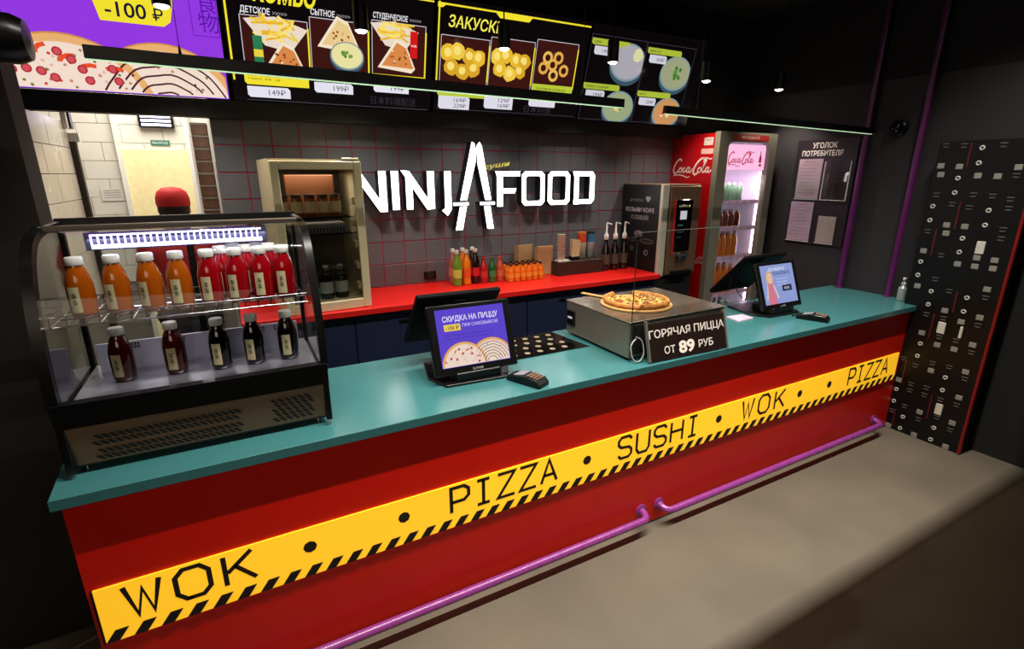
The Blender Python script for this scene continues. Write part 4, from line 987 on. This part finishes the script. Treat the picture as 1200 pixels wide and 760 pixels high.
box('drip_tray', M_black, cm, .12, .32, -.06, -.02, 1.05, 1.07)
po = MB().box(-.006, -.001, .02, .45, 1.055, 1.73).build('side_poster', mat('poster_black', '#161416', 0.45), cm)
def side_print(nm, a):
    q = a.build(nm, M_print, po); q.rotation_euler = (0, 0, R(-90)); q.location = (-.0068, .45, 1.055)
side_print('poster_lettering', Art().text('presto', .10, .545, .030, '#7a787c', 1, 0, .15)); side_print('cup_emblem', Art().poly([(.28, .585), (.33, .585), (.33, .565), (.305, .54), (.28, .565)], '#9a989c', 1))
side_print('poster_lettering', Art().text('ВОЗЬМИ КОФЕ', .05, .465, .032, '#b8b4b8', 1, .015, .33)); side_print('poster_lettering', Art().text('С СОБОЙ!', .12, .405, .030, '#9a969a', 1, .012, .20))
def pcup(x, y, s):
    a = Art()
    a.poly([(x-.055*s, y), (x+.055*s, y), (x+.04*s, y-.19*s), (x-.04*s, y-.19*s)], '#0c0a0c', 2); a.disc(x, y, .06*s, '#5a5652', 3, 20, .016*s); a.disc(x, y, .05*s, '#2c2420', 4, 20, .010*s)
    a.disc(x, y-.07*s, .018*s, '#8a868a', 4); a.disc(x, y-.07*s, .012*s, '#2a282a', 5); side_print('cup_picture', a)
pcup(.15, .24, 1.0); pcup(.32, .24, 1.3); side_print('steam_picture', Art().disc(.22, .29, .05, '#77706a', 1, 16, .03))

# ------------------------------------------------------------------ drinks fridge
cf = thing('drinks_fridge', 'tall red drinks fridge with a lit glass door', 'fridge', (3.43, 2.95, 0))
fx, fy, fz = .69, .50, 2.13
M_fred = mat('fridge_red', '#b80a12', 0.3, noise=.03, scale=4, coat=.3)
box('side_panel', M_fred, cf, 0, .02, .05, fy, .0, fz-.01); box('side_panel', M_fred, cf, fx-.02, fx, .05, fy, .0, fz-.01)
box('roof', mat('fridge_roof', '#8a8478', 0.5), cf, 0.02, fx-.02, .05, fy, fz-.03, fz-.01)
M_fin = mat('fridge_white_glow', '#e6d6ea', 0.5, emit=0.15)  # faint liner glow stands in for lamp light on the inner walls
box('inner_back', M_fin, cf, .02, fx-.02, fy-.03, fy-.01, .1, fz-.03); box('inner_wall', M_fin, cf, .02, .04, .06, fy-.03, .1, fz-.03); box('inner_wall', M_fin, cf, fx-.04, fx-.02, .06, fy-.03, .1, fz-.03); box('inner_floor', M_fin, cf, .04, fx-.04, .06, fy-.03, .1, .14)
box('kick_plate', M_black, cf, 0, fx, .02, fy, 0, .1)
M_fdoor = mat('door_metal', '#8f8878', 0.4, 0.3, noise=.05, scale=6, stretch=(1, 1, 40))
# door frame with rounded window
wx0, wx1, wz0, wz1, cr_ = .105, .605, .22, 2.055, .05
def rrect(x0, z0, x1, z1, r, n=5):
    return arc((x1-r, z1-r), r, 0, PI/2, n) + arc((x0+r, z1-r), r, PI/2, PI, n) + arc((x0+r, z0+r), r, PI, 1.5*PI, n) + arc((x1-r, z0+r), r, 1.5*PI, 2*PI, n)
ip = rrect(wx0, wz0, wx1, wz1, cr_); op = []
for (a_, b_) in ip: # project onto outer rectangle
    cx_, cz_ = (wx0+wx1)/2, (wz0+wz1)/2; dx, dz = a_-cx_, b_-cz_
    ox = (0 if dx < 0 else fx); oz = (.1 if dz < 0 else fz)
    if abs(abs(dx) - (wx1-wx0)/2) < 1e-6: op.append((ox, b_ if abs(dz) < (wz1-wz0)/2 - cr_ - 1e-6 else oz if False else b_))
    elif abs(abs(dz) - (wz1-wz0)/2) < 1e-6: op.append((a_, oz))
    else: op.append((ox, oz))
mb = MB(); n = len(ip)
vs = [(p[0], 0, p[1]) for p in ip] + [(p[0], 0, p[1]) for p in op] + [(p[0], .05, p[1]) for p in ip] + [(p[0], .05, p[1]) for p in op]
fs = []
for i in range(n):
    j = (i+1) % n; fs += [(i, j, n+j, n+i), (2*n+i, 3*n+i, 3*n+j, 2*n+j), (i, 2*n+i, 2*n+j, j), (n+i, n+j, 3*n+j, 3*n+i)]
mb._add(vs, fs); bmesh.ops.remove_doubles(mb.bm, verts=mb.bm.verts[:], dist=1e-5)
fdr = mb.build('door', M_fdoor, cf)
box('door_glass', glass_mat('cooler_glass', (.97, .95, .97), .6), fdr, wx0-.005, wx1+.005, .022, .027, wz0-.005, wz1+.005)
a = Art().poly(rrect(.13, 2.068, .58, 2.112, .02, 3), '#a02018', 1).text('ПЕЙ ЛЕДЯНОЙ', .24, 2.082, .018, '#f0d8c8', 2, .01, .22); a.build('header_strip', M_print, fdr).location = (0, -.0008, 0)
a = Art().rect(.04, 1.84, .64, 2.04, '#f0b8d8', 0); script_logo(a, .150, 1.89, .095, '#b01838', 2, 1.15); 
a.poly([(.535, 1.87), (.565, 1.87), (.565, 1.89), (.535, 1.89)], '#8a1430', 2); a.poly([(.528, 1.90), (.562, 1.90), (.560, 1.94), (.550, 1.965), (.550, 1.99), (.540, 1.99), (.540, 1.965), (.530, 1.94)], '#8a1430', 2)
q = a.build('logo_panel', print_mat('pink_backlight', 1.3), cf); q.location = (0, .034, 0)
for x in (.62,): 
    s_ = box('light_tube', mat('tube_white', '#ffe8ff', 0.4, emit=5), cf, x-.004, x+.006, .065, .08, .25, 1.83)
area('cooler_lamp', (3.43+.34, 2.992, 1.82), (R(22), 0, 0), .4, .03, 3.6, (1, .86, .98))
area('cooler_lamp_low', (3.43+.62, 3.0, 1.15), (0, R(90), R(-15)), 1.2, .03, 3.4, (1, .86, .98))
shz = [1.585, 1.365, 1.12, .80, .48]
for z in shz:
    s_ = box('shelf', M_chrome, cf, .04, fx-.04, .05, fy-.03, z-.006, z)
    a = Art().rect(.04, z-.02, fx-.04, z+.014, '#e8b8d0', 0)
    for i in range(6): a.rect(.09+i*.09, z-.014, .14+i*.09, z+.006, '#f8e8f0', 1); a.text('79', .10+i*.09, z-.010, .012, '#a03050', 2)
    a.build('price_rail', M_print, cf).location = (0, .049, 0)
# side logos
a = Art(); script_logo(a, 0, 0, .125, '#f0d8d0', 1, 1.15, 1.1); q = a.build('side_logo', M_print, cf); q.rotation_euler = (0, 0, R(-90)); q.location = (-.0008, fy-.03, 1.81)
a = Art(); script_logo(a, 0, 0, .06, '#d8a8a0', 1, 1.0); q = a.build('small_logo', M_print, cf); q.rotation_euler = (0, 0, R(-90)); q.location = (-.0008, .215, 1.08)
a = Art().rect(0, 0, .09, .06, '#c8b8b0', 1).text('ПРАВИЛА', .01, .035, .010, '#6a3030', 2, 0, .07).text('4', .01, .01, .012, '#6a3030', 2); q = a.build('sticker', M_print, cf); q.rotation_euler = (0, 0, R(-90)); q.location = (-.0008, .155, 2.03)
a = Art().rect(0, 0, .12, .04, '#d8a8a0', 1); q = a.build('sticker', M_print, cf); q.rotation_euler = (0, 0, R(-90)); q.location = (-.0008, .175, 1.965)
# bottles in the drinks fridge
def fb(x, y, z, h, r, kind, col, cap, label, group):
    t = thing('drink_bottle', label, 'bottle', (3.43+x, 2.95+y, z+.0005), 0, group); k = h
    MB().lathe([(r*.85, 0), (r, .03*k), (r*.92, .35*k), (r, .6*k), (r*.9, .72*k), (r*.42, .9*k), (r*.42, .92*k)], seg=12).build('bottle_body', mat(kind, col, 0.2, coat=.4), t)
    MB().lathe([(r*.5, .91*k), (r*.5, k)], seg=10).build('cap', mat('cap_'+cap, cap, .4), t)
    return t
rows = [(1.585, .155, .026, 'fb_green', '#5a7a5c', '#c8d0c8', 'small pale green drink bottles', 'upper shelf'), (1.365, .15, .030, 'fb_can', '#c8502c', '#d8c0b8', 'orange red drink cans', 'second shelf'),
        (1.12, .215, .031, 'fb_orange', '#e08018', '#f0f0ee', 'orange soda bottles', 'third shelf'), (.80, .25, .033, 'fb_orange2', '#e07a14', '#e8a050', 'large orange soda bottles', 'fourth shelf'), (.48, .25, .033, 'fb_green2', '#4a7a3a', '#e8e8e0', 'green soda bottles', 'bottom shelf')]
pl = ['leftmost', 'second from left', 'third from left', 'fourth from left']
for z, h, r, kd, co, cp, gr, shf in rows:
    first = None
    for ry, rn in ((.088, 'front'), (.160, 'back')):
        for k in range(4):
            l = '%s of the %s, %s row, lit fridge' % (pl[k], gr, rn)
            loc = (.195+k*.070, ry, z)
            if first is None: first = fb(*loc, h, r, kd, co, cp, l, gr)
            else: copy_tree(first, (3.43+loc[0], 2.95+loc[1], z+.0005), 0, l)

# ------------------------------------------------------------------ right wall: board, poles, camera
bd = thing('notice_board', 'black consumer notice board with paper pockets on the side wall', 'notice board', (4.248, 2.84, 1.245), R(-90))
box('board', mat('board_plum', '#1e161c', 0.4), bd, 0, .49, -.008, 0, 0, .83, b=.001)
a = Art().text('УГОЛОК', .13, .765, .040, '#e0d8d0', 1, .025, .20).text('ПОТРЕБИТЕЛЯ', .05, .705, .040, '#e0d8d0', 1, .022, .33); a.build('heading', M_print, bd).location = (0, -.009, 0)
M_pocket = glass_mat('pocket_plastic', (.95, .93, .95), 1.0, 1.6, .02)
for x, z, w_, h_, col, ls in ((.035, .365, .205, .32, '#cdb9bd', 1), (.26, .365, .20, .30, None, 0), (.015, .02, .205, .325, '#cbb8c6', 1), (.27, .02, .15, .22, '#c2b8a8', 0)):
    if col:
        p_ = box('paper', mat('pap'+col, col, .6), bd, x+.004, x+w_-.004, -.012, -.009, z+.004, z+h_-.004)
        if ls:
            a = Art()
            for i in range(9): a.rect(x+.02, z+h_-.05-i*.028, x+w_-.03-random.random()*.05, z+h_-.047-i*.028, '#8a7c80', 1)
            a.text('ИНФОРМАЦИЯ', x+.05, z+h_-.03, .010, '#5a4c50', 1, 0, .09); a.build('paper_print', M_print, p_).location = (0, -.0125, 0)
    box('pocket', M_pocket, bd, x, x+w_, -.018, -.016, z, z+h_)
    box('pocket_edge', M_white, bd, x, x+w_, -.019, -.009, z-.004, z)
for x in (.258, .458): box('pocket_side', M_white, bd, x, x+.004, -.019, -.009, .365, .66)
for y, l in ((2.30, 'plum painted pipe on the side wall next to the notice board'), (1.945, 'plum painted pipe on the side wall nearest the dotted slab')):
    t = thing('wall_pipe', l, 'pipe', (4.222, y, .937), 0, 'plum wall pipes')
    MB().cyl((0, 0, 0), (0, 0, 2.16), .021, 16).build('pipe', M_pole, t)
    MB().lathe([(.030, 0), (.030, .008), (.022, .010)], seg=16).build('pipe_collar', M_pole, t)
    MB().tube([(0, 0, 1.27), (.027, 0, 1.27)], .008, 8).build('pipe_clip', M_white, t)
cc = thing('security_camera', 'small black dome camera between the plum pipes', 'camera', (4.25, 2.10, 2.12))
MB().lathe([(.055, 0), (.055, -.03), (.045, -.04)], seg=20, axis='x').build('dome_base', M_black, cc); MB().lathe([(.042, -.04), (.036, -.06), (.02, -.075), (0, -.08)], seg=20, axis='x').build('dome', M_glossblack, cc)

# ------------------------------------------------------------------ kitchen things
ex = thing('exit_sign', 'small green exit sign above the cream kitchen door', 'sign', (-.50, 5.300, 2.035))
box('plate', mat('exit_green', '#1f6a58', 0.5), ex, 0, .13, -.008, 0, 0, .04); Art().text('ВЫХОД', .012, .011, .018, '#d8e8e0', 1, .005, .106).build('lettering', M_print, ex).location = (0, -.009, 0)
kl = thing('kitchen_lamp_fixture', 'louvred tube lamp high above the cream kitchen door', 'lamp', (-.555, 5.30, 2.17))
box('housing', M_black, kl, 0, .24, -.05, 0, 0, .10)
for z in (.012, .043, .074): box('lamp_tube', mat('tube_violet', '#dcd4ff', .4, emit=6), kl, .02, .22, -.058, -.05, z, z+.016)
tag(MB().box(-.04, .04, -.02, 0, 0, .0).build('x', M_black), 'x', 'x') if False else None
wl = thing('wall_dispenser', 'narrow black wall box high on the white kitchen tiles', 'dispenser', (-.745, 3.82, 2.05)); box('box_body', M_black, wl, 0, .03, 0, .06, 0, .16, b=.004); box('bracket', M_white, wl, -.004, .02, -.03, 0, 0, .16)
nt_ = thing('wall_notice', 'white paper notice taped on the far kitchen tiles', 'notice', (-.90, 5.297, 1.60)); box('paper', M_paper, nt_, 0, .15, -.002, 0, 0, .10)
a = Art()
for i in range(4): a.rect(.02, .08-i*.018, .13, .084-i*.018, '#8a8a90', 1)
a.build('print', M_print, nt_).location = (0, -.003, 0)
rk = thing('storage_rack', 'narrow white kitchen rack behind the tiled wall end', 'rack', (-.185, 4.36, 0))
for x in (0, .12):
    for y in (0, .28): box('upright', M_white, rk, x, x+.012, y, y+.012, 0, 2.3)
for z in (.5, 1.0, 1.47, 2.24): box('shelf', M_white, rk, 0, .132, 0, .292, z, z+.012)
b0 = None
for k in range(8):
    l = ('lowest', 'second lowest', 'third lowest', 'fourth lowest', 'fourth highest', 'third highest', 'second highest', 'topmost')[k] + ' brown food box of the stack on the white kitchen rack'
    loc = (-.12, 4.505, 1.4825+k*.084)
    if b0 is None:
        b0 = thing('food_box', l, 'box', loc, 0, 'stacked food boxes'); box('carton', mat('carton_brown', '#5e4434', .6, noise=.3), b0, -.05, .05, -.12, .12, 0, .066, b=.003); box('lid', mat('carton_lid', '#6e655c', .6), b0, -.052, .052, -.122, .122, .066, .082, b=.003)
    else: copy_tree(b0, loc, 0, l)

# ------------------------------------------------------------------ kitchen worker (skin modifier figure)
def skin(name, verts, edges, radii, m, parent, sub=1):
    me = bpy.data.meshes.new(name); me.from_pydata(verts, edges, []); o = bpy.data.objects.new(name, me); COL.objects.link(o)
    md = o.modifiers.new('s', 'SKIN'); md.use_smooth_shade = True
    if not me.skin_vertices: me.attributes.new('skin_vertex', 'INT', 'POINT') if False else None
    bpy.context.view_layer.update()
    sv = o.data.skin_vertices[0].data
    for i, r in enumerate(radii): sv[i].radius = (r, r) if not isinstance(r, tuple) else r; sv[i].use_root = (i == 0)
    sb = o.modifiers.new('d', 'SUBSURF'); sb.levels = sub; sb.render_levels = sub
    dg = bpy.context.evaluated_depsgraph_get(); nm = bpy.data.meshes.new_from_object(o.evaluated_get(dg))
    bpy.data.objects.remove(o); nm.materials.clear(); nm.materials.append(m); nm.shade_smooth(); nm.name = name
    q = bpy.data.objects.new(name, nm); COL.objects.link(q); q.parent = parent; return q
pe = thing('person', 'kitchen worker in a red cap and red shirt seen from behind through the kitchen opening', 'person', (-.325, 4.0, 0), R(176))
M_skin = mat('skin_tone', '#b07a5c', 0.5, noise=.05)
# facing local -y ; head bowed forward
hv = [(0, 0, 1.0), (0, 0, 1.20), (0, .0, 1.38), (0, -.02, 1.46), (0, -.04, 1.53), (0, -.05, 1.60), (0, -.045, 1.66),
      (-.17, 0, 1.38), (-.22, -.01, 1.14), (-.20, -.18, 1.03), (-.18, -.26, 1.03), (.17, 0, 1.38), (.22, -.01, 1.14), (.20, -.18, 1.03), (.18, -.26, 1.03),
      (-.09, 0, .92), (-.10, -.02, .50), (-.10, .0, .08), (-.10, -.12, .04), (.09, 0, .92), (.10, -.02, .50), (.10, .0, .08), (.10, -.12, .04)]
he = [(0, 1), (1, 2), (2, 3), (3, 4), (4, 5), (5, 6), (2, 7), (7, 8), (8, 9), (9, 10), (2, 11), (11, 12), (12, 13), (13, 14), (0, 15), (15, 16), (16, 17), (17, 18), (0, 19), (19, 20), (20, 21), (21, 22)]
hr = [.12, .11, .12, .055, .062, .085, .065, .055, .042, .030, .032, .055, .042, .030, .032, .085, .06, .042, .035, .085, .06, .042, .035]
bodyo = skin('body', hv, he, hr, M_skin, pe)
for s in (-1, 1):
    for k in range(4):
        bx_ = s*.18 + (k-1.5)*.017; L_ = (.055, .068, .064, .05)[k]
        skin('finger', [(bx_, -.27, 1.03), (bx_, -.27-L_*.5, 1.025), (bx_, -.27-L_, 1.005)], [(0, 1), (1, 2)], [.0085, .008, .0065], M_skin, bodyo)
    skin('thumb', [(s*.15, -.255, 1.03), (s*.128, -.285, 1.022), (s*.125, -.31, 1.012)], [(0, 1), (1, 2)], [.011, .009, .007], M_skin, bodyo)
MB().prism([(-.125, 1.585), (-.152, 1.575), (-.128, 1.615)], -.010, .010, 'x', b=.003).build('nose', M_skin, bodyo)
for s in (-1, 1):
    MB().lathe([(0, -.010), (.007, -.006), (.010, 0), (.007, .006), (0, .010)], (s*.030, -.125, 1.605), 10, 'y', False).build('eye', mat('eye_dark', '#201814', .2), bodyo)
    MB().lathe([(0, -.006), (.020, -.004), (.024, 0), (.018, .006)], (s*.085, -.045, 1.585), 12, 'x').build('ear', M_skin, bodyo)
MB().box(-.022, .022, -.128, -.120, 1.537, 1.545, .002).build('mouth', mat('lip_tone', '#8a4038', .5), bodyo)
M_shirt = mat('red_shirt', '#a8101a', .75, noise=.08); M_capm = mat('red_cap', '#c01018', .7, noise=.08)
skin('shirt', [(0, 0, .93), (0, 0, 1.16), (0, 0, 1.36), (-.17, 0, 1.375), (-.205, -.0, 1.22), (.17, 0, 1.375), (.205, 0, 1.22)], [(0, 1), (1, 2), (2, 3), (3, 4), (2, 5), (5, 6)], [.145, .138, .135, .078, .066, .078, .066], M_shirt, pe)
skin('trousers', [(0, 0, .96), (-.09, 0, .88), (-.10, -.02, .50), (-.10, 0, .10), (.09, 0, .88), (.10, -.02, .50), (.10, 0, .10)], [(0, 1), (1, 2), (2, 3), (0, 4), (4, 5), (5, 6)], [.13, .105, .078, .062, .105, .078, .062], mat('black_trousers', '#141416', .8), pe)
for s in (-1, 1): MB().prism([(s*.10-.045, .06), (s*.10-.045, -.12), (s*.10-.03, -.17), (s*.10+.03, -.17), (s*.10+.045, -.12), (s*.10+.045, .06)], 0, .07, 'z', b=.01).build('shoe', M_black, pe)
cp_ = MB().lathe([(.092, 1.605), (.097, 1.63), (.095, 1.665), (.082, 1.700), (.052, 1.724), (0, 1.732)], (0, -.045, 0), 24, 'z', False).build('cap', M_capm, pe)
MB().prism([(-.075, -.14), (-.06, -.195), (0, -.215), (.06, -.195), (.075, -.14)], 1.622, 1.630, 'z', b=.002).build('cap_brim', M_capm, cp_)
for s in (-1,): MB().lathe([(0.0, 1.49), (.06, 1.50), (.084, 1.55), (.090, 1.61)], (0, -.032, 0), 20, 'z').build('hair', mat('dark_hair', '#1a1210', .8), pe)
